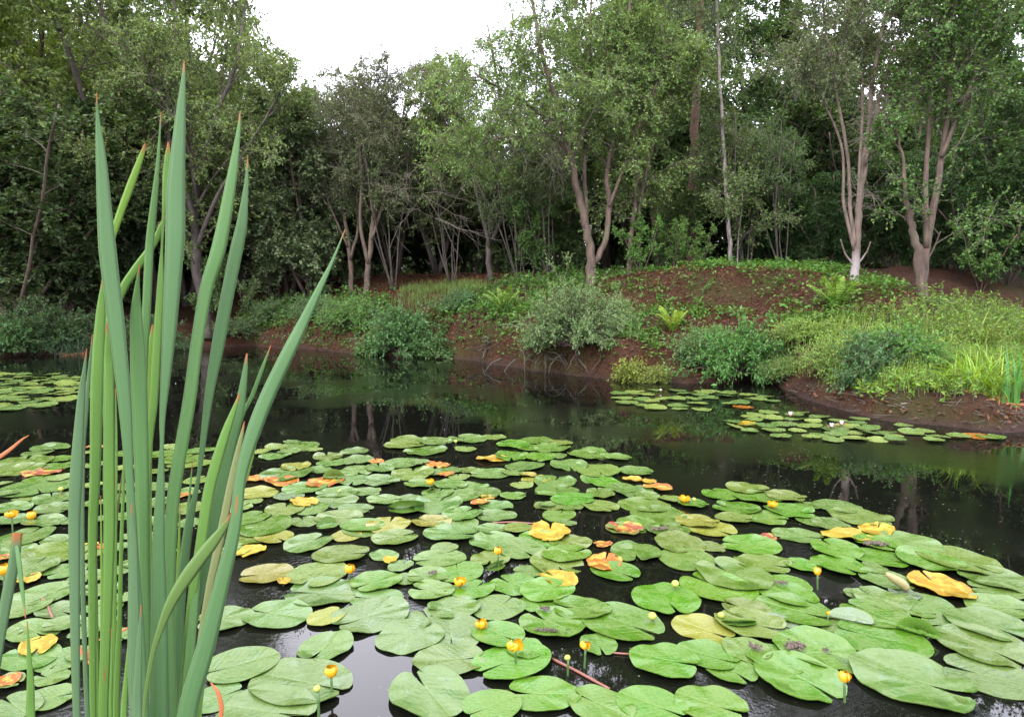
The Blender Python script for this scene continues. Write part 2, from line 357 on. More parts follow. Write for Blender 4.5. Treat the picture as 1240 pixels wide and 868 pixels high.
# ------------------------------------------------------------------ terrain and water
#       px col   Ys    bank  Ym   zm    Yt    zt
PROF = np.array([
    [-700, 11.0, 0.30, 14.0, 0.6, 18.0, 1.2],
    [-300, 14.0, 0.30, 16.5, 0.6, 21.0, 1.2],
    [0,    17.0, 0.30, 18.8, 0.6, 22.5, 1.1],
    [150,  18.5, 0.30, 20.2, 0.6, 24.0, 1.1],
    [240,  20.3, 0.35, 21.5, 0.6, 25.0, 1.1],
    [310,  20.4, 0.45, 21.8, 0.75, 25.0, 1.3],
    [400,  18.6, 0.55, 19.6, 0.85, 22.0, 1.35],
    [460,  17.6, 0.55, 18.9, 0.95, 20.8, 1.5],
    [530,  17.0, 0.60, 18.2, 1.05, 20.0, 1.6],
    [600,  15.4, 0.75, 16.6, 1.15, 19.0, 1.7],
    [650,  13.8, 0.80, 15.2, 1.15, 18.0, 1.72],
    [715,  13.0, 0.75, 15.0, 1.05, 17.0, 1.68],
    [765,  12.5, 0.65, 14.6, 1.0, 17.0, 2.02],
    [830,  12.2, 0.55, 14.2, 1.05, 16.2, 2.12],
    [900,  12.3, 0.45, 14.0, 1.05, 16.0, 2.15],
    [935,  12.2, 0.16, 13.4, 0.95, 15.4, 2.1],
    [965,  10.6, 0.16, 12.2, 0.85, 14.8, 2.0],
    [1010, 9.4,  0.25, 11.2, 0.72, 13.9, 1.85],
    [1060, 8.75, 0.30, 10.8, 0.66, 13.3, 1.75],
    [1115, 8.3,  0.32, 10.5, 0.62, 12.9, 1.48],
    [1170, 8.1,  0.34, 10.3, 0.60, 12.8, 1.0],
    [1240, 7.95, 0.34, 10.2, 0.60, 13.0, 0.8],
    [1500, 7.5,  0.35, 10.0, 0.60, 13.0, 0.9],
    [2100, 6.5,  0.35, 9.5,  0.60, 13.0, 1.0]])

def terr(X, Y):
    X = np.asarray(X, float); Y = np.asarray(Y, float)
    c = CX + F_PX * X / np.maximum(Y, 3.0)
    g = [np.interp(c, PROF[:, 0], PROF[:, k]) for k in range(1, 7)]
    Ys, b, Ym, zm, Yt, zt = g
    wob = 0.16 * np.sin(X * 3.1 + 1.2 * np.sin(Y * 2.3)) + 0.10 * np.sin(X * 7.3 + 2.0)
    Ys = Ys + wob
    kx = [Ys - 3, Ys - 0.2, Ys, Ys + 0.18, Ys + 0.5, Ym, Yt, Yt + 4, Yt + 200]
    kz = [-0.7 + 0 * b, -0.12 + 0 * b, 0 * b, b * 0.6, b, zm, zt, np.maximum(zt + 0.12, 2.15), np.maximum(zt + 0.4, 2.5)]
    z = np.where(Y <= kx[0], -0.7, 0.0)
    for i in range(8):
        t = np.clip((Y - kx[i]) / np.maximum(kx[i + 1] - kx[i], 0.05), 0, 1)
        if i >= 4: t = t * t * (3 - 2 * t)
        inside = (Y > kx[i]) & (Y <= kx[i + 1])
        z = np.where(inside, kz[i] + (kz[i + 1] - kz[i]) * t, z)
    z = np.where(Y > kx[-1], kz[-1], z)
    land = np.clip((z + 0.05) * 3, 0, 1)
    z = z + land * (0.05 * np.sin(X * 1.9 + Y * 1.3) * np.sin(Y * 2.7 - X * 0.6) + 0.025 * np.sin(X * 6.1 - Y * 3.3) + 0.02 * np.sin(X * 11.0 + Y * 9.0))
    side = np.clip((np.abs(X + 3.0) - 16.5) * 0.25, -0.8, 0.5)
    near = np.clip((-Y - 0.2) * 0.5, -0.7, 0.18)
    return np.maximum(z, np.maximum(side, near))
def tz(x, y): return float(terr(x, y))

def axis(lo, hi, step, farlo, farhi):
    a = list(np.arange(lo, hi + 1e-6, step)); s = step
    while a[-1] < farhi: s *= 1.25; a.append(a[-1] + s)
    s = step
    while a[0] > farlo: s *= 1.25; a.insert(0, a[0] - s)
    return np.array(a)
gx = axis(-15, 13, 0.16, -320, 320); gy = axis(6.5, 24, 0.14, -60, 420)
GX, GY = np.meshgrid(gx, gy)
mb = MB()
ny, nx = GX.shape
ii = np.arange(ny - 1)[:, None] * nx + np.arange(nx - 1)[None, :]
mb.add(np.stack([GX, GY, terr(GX, GY)], -1).reshape(-1, 3), np.stack([ii, ii + 1, ii + nx + 1, ii + nx], -1).reshape(-1, 4))
g = mb.build('ground', M_GROUND); tag(g, 'reddish brown woodland soil and muddy pond bank under the trees', 'ground', kind='structure')
mb = MB()
wx = np.linspace(-24, 18, 22); wy = np.linspace(-2, 24, 14)
WX, WY = np.meshgrid(wx, wy); ii = np.arange(13)[:, None] * 22 + np.arange(21)[None, :]
mb.add(np.stack([WX, WY, 0 * WX], -1).reshape(-1, 3), np.stack([ii, ii + 1, ii + 23, ii + 22], -1).reshape(-1, 4))
o = mb.build('water', M_WATER); tag(o, 'still dark pond water mirroring the trees and pale sky', 'water', kind='structure')

# ------------------------------------------------------------------ plants: shared growth code
def unit(v): return v / (np.linalg.norm(v, axis=-1, keepdims=True) + 1e-9)

def add_leaves(mb, P, axis_dir, L, W, rg, mat=0, up=0.5, fold=0.0):
    """rhombic leaves at points P pointing roughly along axis_dir"""
    n = len(P)
    a = unit(axis_dir + rg.normal(0, 0.55, (n, 3)))
    nn = rg.normal(0, 1, (n, 3)); nn[:, 2] = np.abs(nn[:, 2]) + up
    s = unit(np.cross(a, nn)); k = unit(np.cross(s, a))
    l = (L * rg.uniform(0.6, 1.3, n))[:, None]; wd = (W * rg.uniform(0.7, 1.25, n))[:, None]
    base = P; tip = P + a * l - k * l * 0.12
    m = P + a * l * 0.48
    v = np.stack([base, m + s * wd * 0.5 + k * wd * 0.12, tip, m - s * wd * 0.5 + k * wd * 0.12], 1)
    q = np.arange(n)[:, None] * 4 + np.arange(4)[None, :]
    mb.add(v.reshape(-1, 3), q, mat=mat, rnd=rg.random(n))

def add_prisms(mb, A, B, r0, r1, mat):
    """thin three-sided twigs from A to B"""
    n = len(A)
    if n == 0: return
    d = unit(B - A); ref = np.where(np.abs(d[:, 2:3]) < 0.8, np.array([[0, 0, 1.0]]), np.array([[1.0, 0, 0]]))
    s = unit(np.cross(d, ref)); k = np.cross(s, d)
    an = np.arange(3) * 2 * pi / 3
    off = s[:, None, :] * np.cos(an)[None, :, None] + k[:, None, :] * np.sin(an)[None, :, None]
    v = np.concatenate([A[:, None, :] + off * r0, B[:, None, :] + off * r1], 1)
    b = np.arange(n)[:, None, None] * 6
    f = np.array([[0, 1, 4, 3], [1, 2, 5, 4], [2, 0, 3, 5]])[None]
    mb.add(v.reshape(-1, 3), (b + f).reshape(-1, 4), mat=mat)

def walk(p, d, L, n, rg, wig, trop):
    pts = [p]; d = d.copy(); s = L / n
    for i in range(n):
        d = d + rg.normal(0, wig, 3) + np.array([0, 0, trop]); d /= np.linalg.norm(d)
        p = p + d * s; pts.append(p)
    return np.array(pts)

def interp_poly(pts, t):
    n = len(pts) - 1; x = min(max(t, 0), 0.9999) * n; i = int(x); f = x - i
    return pts[i] * (1 - f) + pts[i + 1] * f, unit(pts[i + 1] - pts[i])

def crown_from(stems, rg, P):
    """branches, twigs and leaves growing from stems [(pts, radii)]; P holds the habit.  Returns the crown mesh builder
    (material 0 leaves, 1 twigs)."""
    mb = MB(); TA = []; TB = []; LP = []; LD = []
    for pts, rad in stems:
        H = np.linalg.norm(np.diff(pts, axis=0), axis=1).sum()
        nb = max(2, int(P['nb'] * H))
        for b in range(nb):
            t = P['t0'] + (1 - P['t0']) * ((b + rg.random()) / nb)
            p, tg = interp_poly(pts, t)
            az = rg.uniform(0, 2 * pi)
            out = np.array([cos(az), sin(az), 0.0])
            if 'bias' in P: out = out + np.array(P['bias'])
            d = unit(out * sin(P['ang']) + tg * cos(P['ang']) + np.array([0, 0, P.get('lift', 0.0)]))
            Lb = P['bl'] * (1.15 - 0.65 * t) * rg.uniform(0.6, 1.25)
            bp = walk(p, d, Lb, 6, rg, 0.16, P.get('trop', 0.02))
            if 'keep' in P and not P['keep'](bp[3:4])[0]: continue
            r = max(0.008, min(0.05, Lb * 0.011))
            mb.tube(bp, np.linspace(r, 0.004, 7), 4, 1, cap=False)
            ns = P['ns']
            for s_ in range(ns):
                t2 = 0.2 + 0.8 * (s_ + rg.random()) / ns
                p2, tg2 = interp_poly(bp, t2)
                d2 = unit(tg2 * 0.75 + rg.normal(0, 0.55, 3))
                L2 = Lb * P.get('sl', 0.42) * rg.uniform(0.6, 1.3) * (1.2 - 0.5 * t2)
                sp = walk(p2, d2, L2, 4, rg, 0.2, P.get('trop2', -0.03))
                for a in range(4):
                    TA.append(sp[a]); TB.append(sp[a + 1])
                nt = P['nt']
                tt = rg.uniform(0.1, 1.0, nt) * 3.999
                i = tt.astype(int); f = (tt - i)[:, None]
                q0 = sp[i] * (1 - f) + sp[i + 1] * f
                dd = unit(unit(sp[i + 1] - sp[i]) * 0.8 + rg.normal(0, 0.6, (nt, 3)) + np.array([0, 0, P.get('droop', -0.1)]))
                lt = P['tl'] * rg.uniform(0.5, 1.4, nt)[:, None]
                q1 = q0 + dd * lt
                TA.extend(q0); TB.extend(q1)
                nl = P['nl']
                u = rg.random((nt, nl, 1)) * 0.95 + 0.1
                LP.append((q0[:, None] + (q1 - q0)[:, None] * u).reshape(-1, 3) + rg.normal(0, 0.02, (nt * nl, 3)))
                LD.append(np.repeat(dd, nl, 0))
    add_prisms(mb, np.array(TA), np.array(TB), P.get('tw', 0.005), P.get('tw', 0.005) * 0.5, 1)
    LP = np.concatenate(LP); LD = np.concatenate(LD)
    if P.get('bare', 0) > 0:
        keep = rg.random(len(LP)) > P['bare']; LP = LP[keep]; LD = LD[keep]
    gx_, gy_ = proj(LP + rg.normal(0, 0.12, LP.shape))          # the clearing overhead: crowns stop at its rim
    if P.get('wild', True): k = ~((gx_ > 332) & (gx_ < 648) & (gy_ < np.interp(gx_, [332, 338, 350, 392, 450, 500, 540, 600, 648], [-60, 12, 60, 84, 60, 74, 54, 20, -10]))); LP = LP[k]; LD = LD[k]
    if 'keep' in P:
        k = P['keep'](LP); LP = LP[k]; LD = LD[k]
    add_leaves(mb, LP, LD, P['L'], P['W'], rg, 0, P.get('up', 0.5))
    return mb, len(LP)

def smooth_poly(pts, rad, n=14):
    """Catmull-Rom through traced points"""
    pts = np.asarray(pts, float); rad = np.asarray(rad, float)
    m = len(pts); E = np.vstack([2 * pts[0] - pts[1], pts, 2 * pts[-1] - pts[-2]])
    out = []; ro = []
    for x in np.linspace(0, m - 1 - 1e-6, n):
        i = int(x); t = x - i
        p0, p1, p2, p3 = E[i], E[i + 1], E[i + 2], E[i + 3]
        out.append(0.5 * ((2 * p1) + (p2 - p0) * t + (2 * p0 - 5 * p1 + 4 * p2 - p3) * t * t + (3 * p1 - p0 - 3 * p2 + p3) * t ** 3))
        ro.append(rad[i] * (1 - t) + rad[i + 1] * t)
    return np.array(out), np.array(ro)

NLEAF = 0
def hero(name, label, cat, Y, stems, P, seed, leafcol, bark, barkc=M_TWIG, group=None, spread=0.0, extra=None):
    """a tree whose stems are traced: stems = [(px polyline, base radius, tip radius, depth lean)]"""
    global NLEAF
    rg = np.random.default_rng(seed)
    b = at_Y(*stems[0][0][0], Y); b[2] = tz(b[0], Y) - 0.05
    root = thing(name, b, label, cat, group)
    S3 = []
    for k, (pl, r0, r1, lean) in enumerate(stems):
        n = len(pl); ys = Y + lean * np.linspace(0, 1, n) ** 1.2
        p3 = np.array([at_Y(x, y, yy) for (x, y), yy in zip(pl, ys)])
        if k == 0: p3[0, 2] = b[2]
        pts, rad = smooth_poly(p3, np.linspace(r0 * 0.76, r1 * 0.8, n), 4 * n)
        pts[1:-1] += rg.normal(0, r0 * 0.09, (len(pts) - 2, 3))
        if k == 0: rad[0] *= 1.35
        m = MB(); m.tube(pts, rad, 8, 0)
        m.build('trunk' if k == 0 else 'stem', bark, root, offset=b)
        S3.append((pts, rad))
    cm, nl = crown_from(S3, rg, P)
    if extra: extra(cm, rg)
    NLEAF += nl
    c = cm.build('crown', [M_LEAF, barkc], root, smooth=False, offset=b); c.color = (*[x * FOL for x in leafcol], 1)
    return root

WILLOW = dict(nb=2.9, t0=0.42, ang=R(52), lift=0.25, bl=2.0, ns=8, nt=9, tl=0.32, nl=8, L=0.075, W=0.034, trop=0.0, trop2=-0.06, droop=-0.25)
# ---- the big leaning sallow behind the reeds
hero('sallow_tree', 'big dark-trunked sallow spreading its branches behind the tall reed leaves', 'tree', 20.4,
     [([(250, 415), (246, 370), (240, 330), (235, 275), (238, 215), (226, 130), (214, 50), (204, -60)], 0.24, 0.05, 0.8),
      ([(238, 225), (258, 150), (285, 80), (298, 0), (305, -60)], 0.11, 0.03, 1.0),
      ([(236, 270), (205, 170), (160, 90), (120, 10), (100, -50)], 0.12, 0.03, -0.8),
      ([(239, 300), (262, 240), (300, 180), (335, 120), (345, 90)], 0.09, 0.02, -1.2),
      ([(238, 240), (225, 170), (190, 110), (170, 60)], 0.07, 0.02, -1.6),
      ([(238, 250), (270, 200), (320, 160), (352, 150)], 0.05, 0.02, 1.0),
      ([(232, 285), (190, 250), (150, 215), (110, 180)], 0.05, 0.015, -1.4)],
     dict(WILLOW, nb=2.7, t0=0.3, bl=2.1, nl=8, L=0.085, W=0.042), 11, (0.125, 0.185, 0.055), M_BARKD, group=None)
# ---- the many-stemmed thin sallows in the middle
hero('sallow_tree', 'thin grey-leaved sallow with a sheaf of reddish stems, left of the hanging dead twigs', 'tree', 21.0,
     [([(443, 360), (446, 320), (452, 270), (457, 220), (458, 170), (466, 110), (470, 75)], 0.13, 0.02, 0.3),
      ([(446, 320), (436, 270), (438, 210), (430, 150), (424, 110)], 0.08, 0.02, -0.4),
      ([(450, 290), (466, 240), (480, 180), (492, 120), (500, 90)], 0.06, 0.02, 0.5),
      ([(453, 265), (446, 220), (446, 150), (450, 90)], 0.06, 0.015, 0.2)],
     dict(WILLOW, nb=2.8, t0=0.3, bl=1.7, nl=5, L=0.062, W=0.03, tw=0.006, keep=lambda p: proj(p)[1] > 62), 12, (0.12, 0.16, 0.065), M_BARK)
hero('sallow_tree', 'thin forked sallow standing just left of the reddish many-stemmed one', 'tree', 21.8,
     [([(425, 355), (424, 315), (418, 270), (408, 220), (402, 170), (398, 120)], 0.11, 0.02, 0.2),
      ([(424, 315), (434, 270), (428, 200), (420, 150), (415, 110)], 0.07, 0.02, -0.4),
      ([(422, 300), (404, 260), (388, 215), (380, 170)], 0.05, 0.015, -0.6)],
     dict(WILLOW, nb=2.4, t0=0.38, bl=1.6, nl=5, L=0.062, W=0.032, keep=lambda p: proj(p)[1] > 78), 13, (0.12, 0.165, 0.07), M_BARK)
hero('sallow_tree', 'bushy olive sallow whose low boughs sweep above the hanging dead twigs', 'tree', 21.0,
     [([(594, 335), (592, 290), (598, 240), (608, 180), (604, 110), (594, 50), (590, 30)], 0.12, 0.02, 0.3),
      ([(593, 300), (580, 245), (562, 170), (545, 105), (540, 80)], 0.08, 0.02, -0.6),
      ([(597, 290), (618, 235), (640, 170), (650, 95), (655, 30)], 0.08, 0.02, 0.4),
      ([(595, 265), (570, 200), (540, 150), (515, 115)], 0.05, 0.015, -0.8)],
     dict(WILLOW, nb=3.0, t0=0.3, bl=2.0, nl=9, L=0.072, W=0.034, keep=lambda p: proj(p)[1] > 20 + np.maximum(0, 640 - proj(p)[0]) * 0.45), 14, (0.12, 0.175, 0.055), M_BARKD)
# ---- the V-shaped tree in the centre
hero('sallow_tree', 'pale-trunked sallow forking in a V above the bank, in the centre', 'tree', 17.0,
     [([(716, 352), (715, 312), (711, 280), (700, 235), (690, 190), (675, 130), (655, 60), (640, -20), (630, -70)], 0.165, 0.03, -0.4),
      ([(717, 322), (732, 295), (738, 250), (735, 212), (744, 165), (752, 110), (760, 40), (765, -60), (768, -120)], 0.105, 0.03, 0.3),
      ([(711, 285), (709, 240), (708, 190), (712, 120), (715, 30), (718, -80)], 0.08, 0.025, 0.6),
      ([(738, 250), (752, 212), (775, 150), (800, 90), (815, 40)], 0.055, 0.02, 0.2),
      ([(690, 190), (655, 140), (610, 110), (575, 90)], 0.06, 0.02, -1.0),
      ([(693, 200), (660, 175), (620, 165), (585, 175), (565, 195)], 0.05, 0.015, -1.3)],
     dict(WILLOW, nb=3.3, t0=0.40, bl=2.1, ns=8, nl=10, L=0.072, W=0.032, droop=-0.3), 15, (0.13, 0.21, 0.055), M_BARK)
hero('sallow_tree', 'slim two-stemmed sallow close to the right of the V-shaped tree', 'tree', 17.4,
     [([(762, 334), (764, 290), (770, 245), (773, 180), (784, 90), (790, 0), (792, -60)], 0.10, 0.02, 0.3),
      ([(763, 325), (776, 290), (775, 250), (790, 180), (815, 110), (825, 60)], 0.06, 0.015, -0.3)],
     dict(WILLOW, nb=2.6, t0=0.25, bl=1.25, nl=6, L=0.08, W=0.045), 16, (0.12, 0.19, 0.05), M_BARK)
# ---- pine trunk and birch
hero('pine_tree', 'tall straight red-barked pine trunk behind the bank, left of the birch', 'tree', 20.5,
     [([(836, 314), (838, 250), (840, 190), (843, 120), (847, 50), (850, -60), (852, -190)], 0.21, 0.11, 0.2)],
     dict(WILLOW, nb=2.0, t0=0.5, bl=2.2, nl=6, L=0.085, W=0.03, lift=0.1), 17, (0.075, 0.115, 0.05), M_BARKR, M_BARKD)
hero('birch_tree', 'slender white-barked birch behind the bank, right of the red pine trunk', 'tree', 18.4,
     [([(886, 332), (883, 290), (879, 230), (876, 170), (871, 90), (868, 0), (866, -60)], 0.085, 0.03, 0.1),
      ([(893, 331), (894, 290), (899, 245), (896, 210)], 0.03, 0.012, -0.1)],
     dict(WILLOW, nb=3.0, t0=0.2, bl=1.25, nl=7, L=0.06, W=0.045, droop=-0.4), 18, (0.105, 0.17, 0.05), M_BIRCH)
# ---- right-hand trees
hero('sallow_tree', 'airy sallow with a whitish foot and broken stubs on top of the mound', 'tree', 13.9,
     [([(1035, 340), (1036, 312), (1038, 280), (1041, 245), (1047, 200), (1053, 150), (1058, 90), (1072, 20), (1082, -60), (1086, -90)], 0.112, 0.025, 0.2),
      ([(1036, 300), (1030, 255), (1027, 195), (1018, 140), (1008, 90), (998, 20), (990, -60)], 0.052, 0.02, -0.5),
      ([(1038, 275), (1041, 210), (1044, 150), (1046, 60), (1050, -70)], 0.048, 0.02, 0.5),
      ([(1035, 305), (1022, 245), (1021, 190), (1010, 150), (985, 110), (965, 95)], 0.045, 0.012, -0.6),
      ([(1047, 200), (1058, 150), (1075, 80), (1100, 20), (1110, -30)], 0.045, 0.015, -0.2),
      ([(1034, 322), (1023, 306), (1018, 290)], 0.028, 0.018, -0.2),
      ([(1037, 322), (1049, 306), (1054, 293)], 0.028, 0.016, -0.2)],
     dict(WILLOW, nb=2.6, t0=0.60, bl=1.4, ns=7, nt=8, nl=8, L=0.06, W=0.026, lift=0.5, droop=-0.1,
          keep=lambda p: proj(p)[1] < 235 + 25 * np.sin(p[:, 0] * 5)), 19, (0.10, 0.14, 0.055), M_BARKW)
hero('maple_tree', 'reddish-stemmed maple at the right foot of the mound', 'tree', 12.9,
     [([(1117, 366), (1114, 330), (1110, 300), (1104, 270), (1096, 235), (1092, 190), (1085, 150)], 0.14, 0.012, -0.2),
      ([(1117, 345), (1122, 300), (1132, 240), (1141, 180), (1150, 110), (1152, 20), (1154, -60)], 0.105, 0.03, 0.2),
      ([(1122, 300), (1121, 230), (1125, 150), (1130, 60), (1136, -60)], 0.07, 0.025, 0.5),
      ([(1140, 190), (1165, 130), (1190, 70), (1215, 0)], 0.05, 0.02, 0.0),
      ([(1120, 320), (1131, 300), (1139, 280)], 0.022, 0.012, -0.1)],
     dict(WILLOW, nb=2.9, t0=0.45, bl=1.7, ns=8, nt=8, nl=8, L=0.062, W=0.050, up=1.0, trop2=-0.02, keep=lambda p: (proj(p)[0] > 1064 + 15 * np.sin(p[:, 2] * 4)) | (proj(p)[1] < 60)), 20, (0.075, 0.145, 0.035), M_BARK)

# ------------------------------------------------------------------ woodland behind: one template per kind, copied
def template(seed, H, nst, sp, P, leafcol, bark, r0):
    P = dict(P, wild=False)
    rg = np.random.default_rng(seed); st = []
    for k in range(nst):
        az = rg.uniform(0, 2 * pi); d = unit(np.array([cos(az) * sp, sin(az) * sp, 1.0])) if nst > 1 else np.array([0.03, 0.02, 1.0])
        L = H * rg.uniform(0.85, 1.05)
        pts = walk(np.array([cos(az) * 0.05, sin(az) * 0.05, -0.1]), d, L, 9, rg, 0.07, 0.05)
        st.append((pts, np.linspace(r0 * rg.uniform(0.7, 1.1), 0.02, 10)))
    tr = MB()
    for p, r in st: tr.tube(p, r, 7, 0)
    cm, nl = crown_from(st, rg, P)
    global NLEAF
    NLEAF += nl
    return tr.mesh('trunk', bark), cm.mesh('crown', [M_LEAF, M_TWIG], smooth=False), leafcol
BASE = dict(nb=1.9, t0=0.18, ang=R(58), lift=0.15, bl=2.4, ns=7, nt=8, tl=0.42, nl=13, L=0.10, W=0.058, trop=0.0, trop2=-0.04, droop=-0.2)
TEMPL = {
    'sallow_tree': template(101, 10, 3, 0.28, BASE, (0.105, 0.15, 0.055), M_BARKD, 0.13),
    'alder_tree': template(102, 11, 1, 0, dict(BASE, nb=3.6, bl=2.4, L=0.085, W=0.075, up=1.0), (0.065, 0.125, 0.035), M_BARKD, 0.17),
    'ash_tree': template(103, 12, 2, 0.16, dict(BASE, nb=1.7, bl=2.6, t0=0.3, L=0.105, W=0.05), (0.085, 0.15, 0.04), M_BARK, 0.16),
    'hazel_tree': template(104, 6, 6, 0.45, dict(BASE, nb=2.2, t0=0.06, bl=1.5, tl=0.3, L=0.085, W=0.07, up=1.2), (0.075, 0.15, 0.04), M_BARK, 0.05),
    'thicket_tree': template(106, 5.5, 5, 0.22, dict(BASE, nb=1.8, t0=0.5, bl=0.9, ns=5, nt=6, tl=0.3, nl=7, L=0.075, W=0.04), (0.09, 0.14, 0.05), M_BARKD, 0.027),
    'sapling': template(105, 3.0, 3, 0.35, dict(BASE, nb=3.0, t0=0.15, bl=0.7, ns=5, nt=5, tl=0.18, nl=6, L=0.09, W=0.07, up=1.2), (0.10, 0.20, 0.045), M_BARK, 0.022)}
def place_tree(kind, px, Y, H, label, cat='tree', group=None, rot=None, col=None, wide=1.0):
    tm, cm, lc = TEMPL[kind]
    H0 = {'sallow_tree': 10, 'alder_tree': 11, 'ash_tree': 12, 'hazel_tree': 6, 'sapling': 3.0, 'thicket_tree': 5.5}[kind]
    X = (px - CX) / F_PX * Y
    s = H / H0
    r = thing(kind, (X, Y, tz(X, Y) - 0.02), label, cat, group, rng.uniform(0, 6.28) if rot is None else rot)
    r.scale = (s * wide, s * wide, s)
    link('trunk', tm, r)
    c = link('crown', cm, r)
    j = rng.uniform(0.85, 1.15)
    cc = lc if col is None else col
    j *= FOL * (0.8 if kind not in ('sapling',) and col is None else 1.0)  # template-coloured crowns painted darker, to deepen the shade of the wood
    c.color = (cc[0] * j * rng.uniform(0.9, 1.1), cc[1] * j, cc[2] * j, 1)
    return r
def top_h(px_y, Y, zg):   # height so that the crown top shows at px_y
    d = ray(620, px_y); return CAM_H + d[2] / d[1] * Y - zg
# px, Y, crown top px row, kind, label
WOODS = [  # shaded hazels carry part of their shade in a darkened leaf colour
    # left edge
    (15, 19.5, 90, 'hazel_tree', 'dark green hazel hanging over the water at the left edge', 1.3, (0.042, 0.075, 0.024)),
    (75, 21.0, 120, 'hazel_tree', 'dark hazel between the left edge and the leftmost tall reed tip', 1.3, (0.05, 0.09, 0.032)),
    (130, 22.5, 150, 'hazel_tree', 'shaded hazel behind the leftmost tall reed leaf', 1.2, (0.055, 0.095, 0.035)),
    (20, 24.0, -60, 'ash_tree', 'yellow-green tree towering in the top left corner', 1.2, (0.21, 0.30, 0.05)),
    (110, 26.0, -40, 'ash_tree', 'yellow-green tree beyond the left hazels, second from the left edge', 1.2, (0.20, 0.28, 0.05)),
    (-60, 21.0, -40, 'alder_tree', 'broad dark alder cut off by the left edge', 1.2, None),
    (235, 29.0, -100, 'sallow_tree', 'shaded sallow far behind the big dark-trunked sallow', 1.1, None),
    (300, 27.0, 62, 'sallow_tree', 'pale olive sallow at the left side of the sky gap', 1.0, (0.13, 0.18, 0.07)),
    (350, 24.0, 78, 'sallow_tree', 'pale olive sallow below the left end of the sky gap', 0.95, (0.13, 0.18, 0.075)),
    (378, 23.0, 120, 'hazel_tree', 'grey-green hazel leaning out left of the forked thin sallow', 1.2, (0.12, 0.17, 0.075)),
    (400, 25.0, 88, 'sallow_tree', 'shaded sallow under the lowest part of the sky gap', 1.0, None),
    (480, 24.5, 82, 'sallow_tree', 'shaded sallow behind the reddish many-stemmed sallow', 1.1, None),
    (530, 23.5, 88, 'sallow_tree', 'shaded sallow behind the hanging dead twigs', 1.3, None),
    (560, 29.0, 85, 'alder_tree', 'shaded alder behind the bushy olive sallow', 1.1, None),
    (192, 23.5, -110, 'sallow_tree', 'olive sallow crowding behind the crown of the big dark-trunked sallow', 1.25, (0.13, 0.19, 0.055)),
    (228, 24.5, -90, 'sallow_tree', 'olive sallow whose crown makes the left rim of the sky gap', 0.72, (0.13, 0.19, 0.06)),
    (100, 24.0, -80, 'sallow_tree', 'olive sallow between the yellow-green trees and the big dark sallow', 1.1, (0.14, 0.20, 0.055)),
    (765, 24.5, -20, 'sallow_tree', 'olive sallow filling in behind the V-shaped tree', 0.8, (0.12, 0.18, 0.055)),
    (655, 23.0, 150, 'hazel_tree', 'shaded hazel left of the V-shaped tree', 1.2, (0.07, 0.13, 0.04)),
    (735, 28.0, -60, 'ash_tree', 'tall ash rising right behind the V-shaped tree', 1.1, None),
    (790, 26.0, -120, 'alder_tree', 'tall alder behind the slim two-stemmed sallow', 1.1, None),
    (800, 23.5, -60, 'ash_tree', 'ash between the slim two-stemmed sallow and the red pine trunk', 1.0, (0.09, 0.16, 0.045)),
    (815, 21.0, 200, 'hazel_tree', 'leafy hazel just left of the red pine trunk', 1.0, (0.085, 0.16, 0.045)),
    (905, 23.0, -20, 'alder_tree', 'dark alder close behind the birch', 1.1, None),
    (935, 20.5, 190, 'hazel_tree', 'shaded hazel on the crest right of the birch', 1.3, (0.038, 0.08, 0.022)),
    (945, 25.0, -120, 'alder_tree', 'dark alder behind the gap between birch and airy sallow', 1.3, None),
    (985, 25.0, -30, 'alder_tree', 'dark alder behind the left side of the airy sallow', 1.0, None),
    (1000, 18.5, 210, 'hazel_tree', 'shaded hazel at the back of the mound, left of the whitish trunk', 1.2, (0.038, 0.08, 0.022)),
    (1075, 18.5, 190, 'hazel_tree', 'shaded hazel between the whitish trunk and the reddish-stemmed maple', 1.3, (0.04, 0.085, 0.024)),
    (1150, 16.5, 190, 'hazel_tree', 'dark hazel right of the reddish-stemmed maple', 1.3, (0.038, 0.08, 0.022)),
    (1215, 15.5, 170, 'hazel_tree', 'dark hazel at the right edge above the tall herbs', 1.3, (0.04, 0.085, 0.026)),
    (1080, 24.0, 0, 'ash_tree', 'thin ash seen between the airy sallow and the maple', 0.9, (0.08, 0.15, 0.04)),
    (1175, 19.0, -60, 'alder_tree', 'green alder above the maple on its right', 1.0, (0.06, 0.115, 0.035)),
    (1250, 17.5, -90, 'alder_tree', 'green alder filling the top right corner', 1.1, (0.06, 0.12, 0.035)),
]
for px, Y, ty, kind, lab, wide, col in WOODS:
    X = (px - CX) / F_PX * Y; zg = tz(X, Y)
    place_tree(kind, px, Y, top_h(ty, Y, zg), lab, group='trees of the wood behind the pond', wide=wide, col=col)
# deep rows: nothing in the photo tells these apart
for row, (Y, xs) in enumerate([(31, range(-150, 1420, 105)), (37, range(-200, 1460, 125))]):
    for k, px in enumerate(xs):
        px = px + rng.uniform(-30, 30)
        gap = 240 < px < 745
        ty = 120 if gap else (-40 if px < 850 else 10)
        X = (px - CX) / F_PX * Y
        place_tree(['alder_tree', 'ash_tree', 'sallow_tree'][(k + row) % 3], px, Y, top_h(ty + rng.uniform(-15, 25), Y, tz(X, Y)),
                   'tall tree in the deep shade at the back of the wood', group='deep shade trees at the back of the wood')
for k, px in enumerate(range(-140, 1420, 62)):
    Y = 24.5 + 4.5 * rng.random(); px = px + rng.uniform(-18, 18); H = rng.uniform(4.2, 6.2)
    place_tree('hazel_tree', px, Y, H, 'hazel of the dark undergrowth between the trunks', group='hazels of the dark undergrowth', wide=rng.uniform(1.1, 1.4), col=(0.032, 0.058, 0.018))  # leaf colour darkened to paint in the shade between the trunks
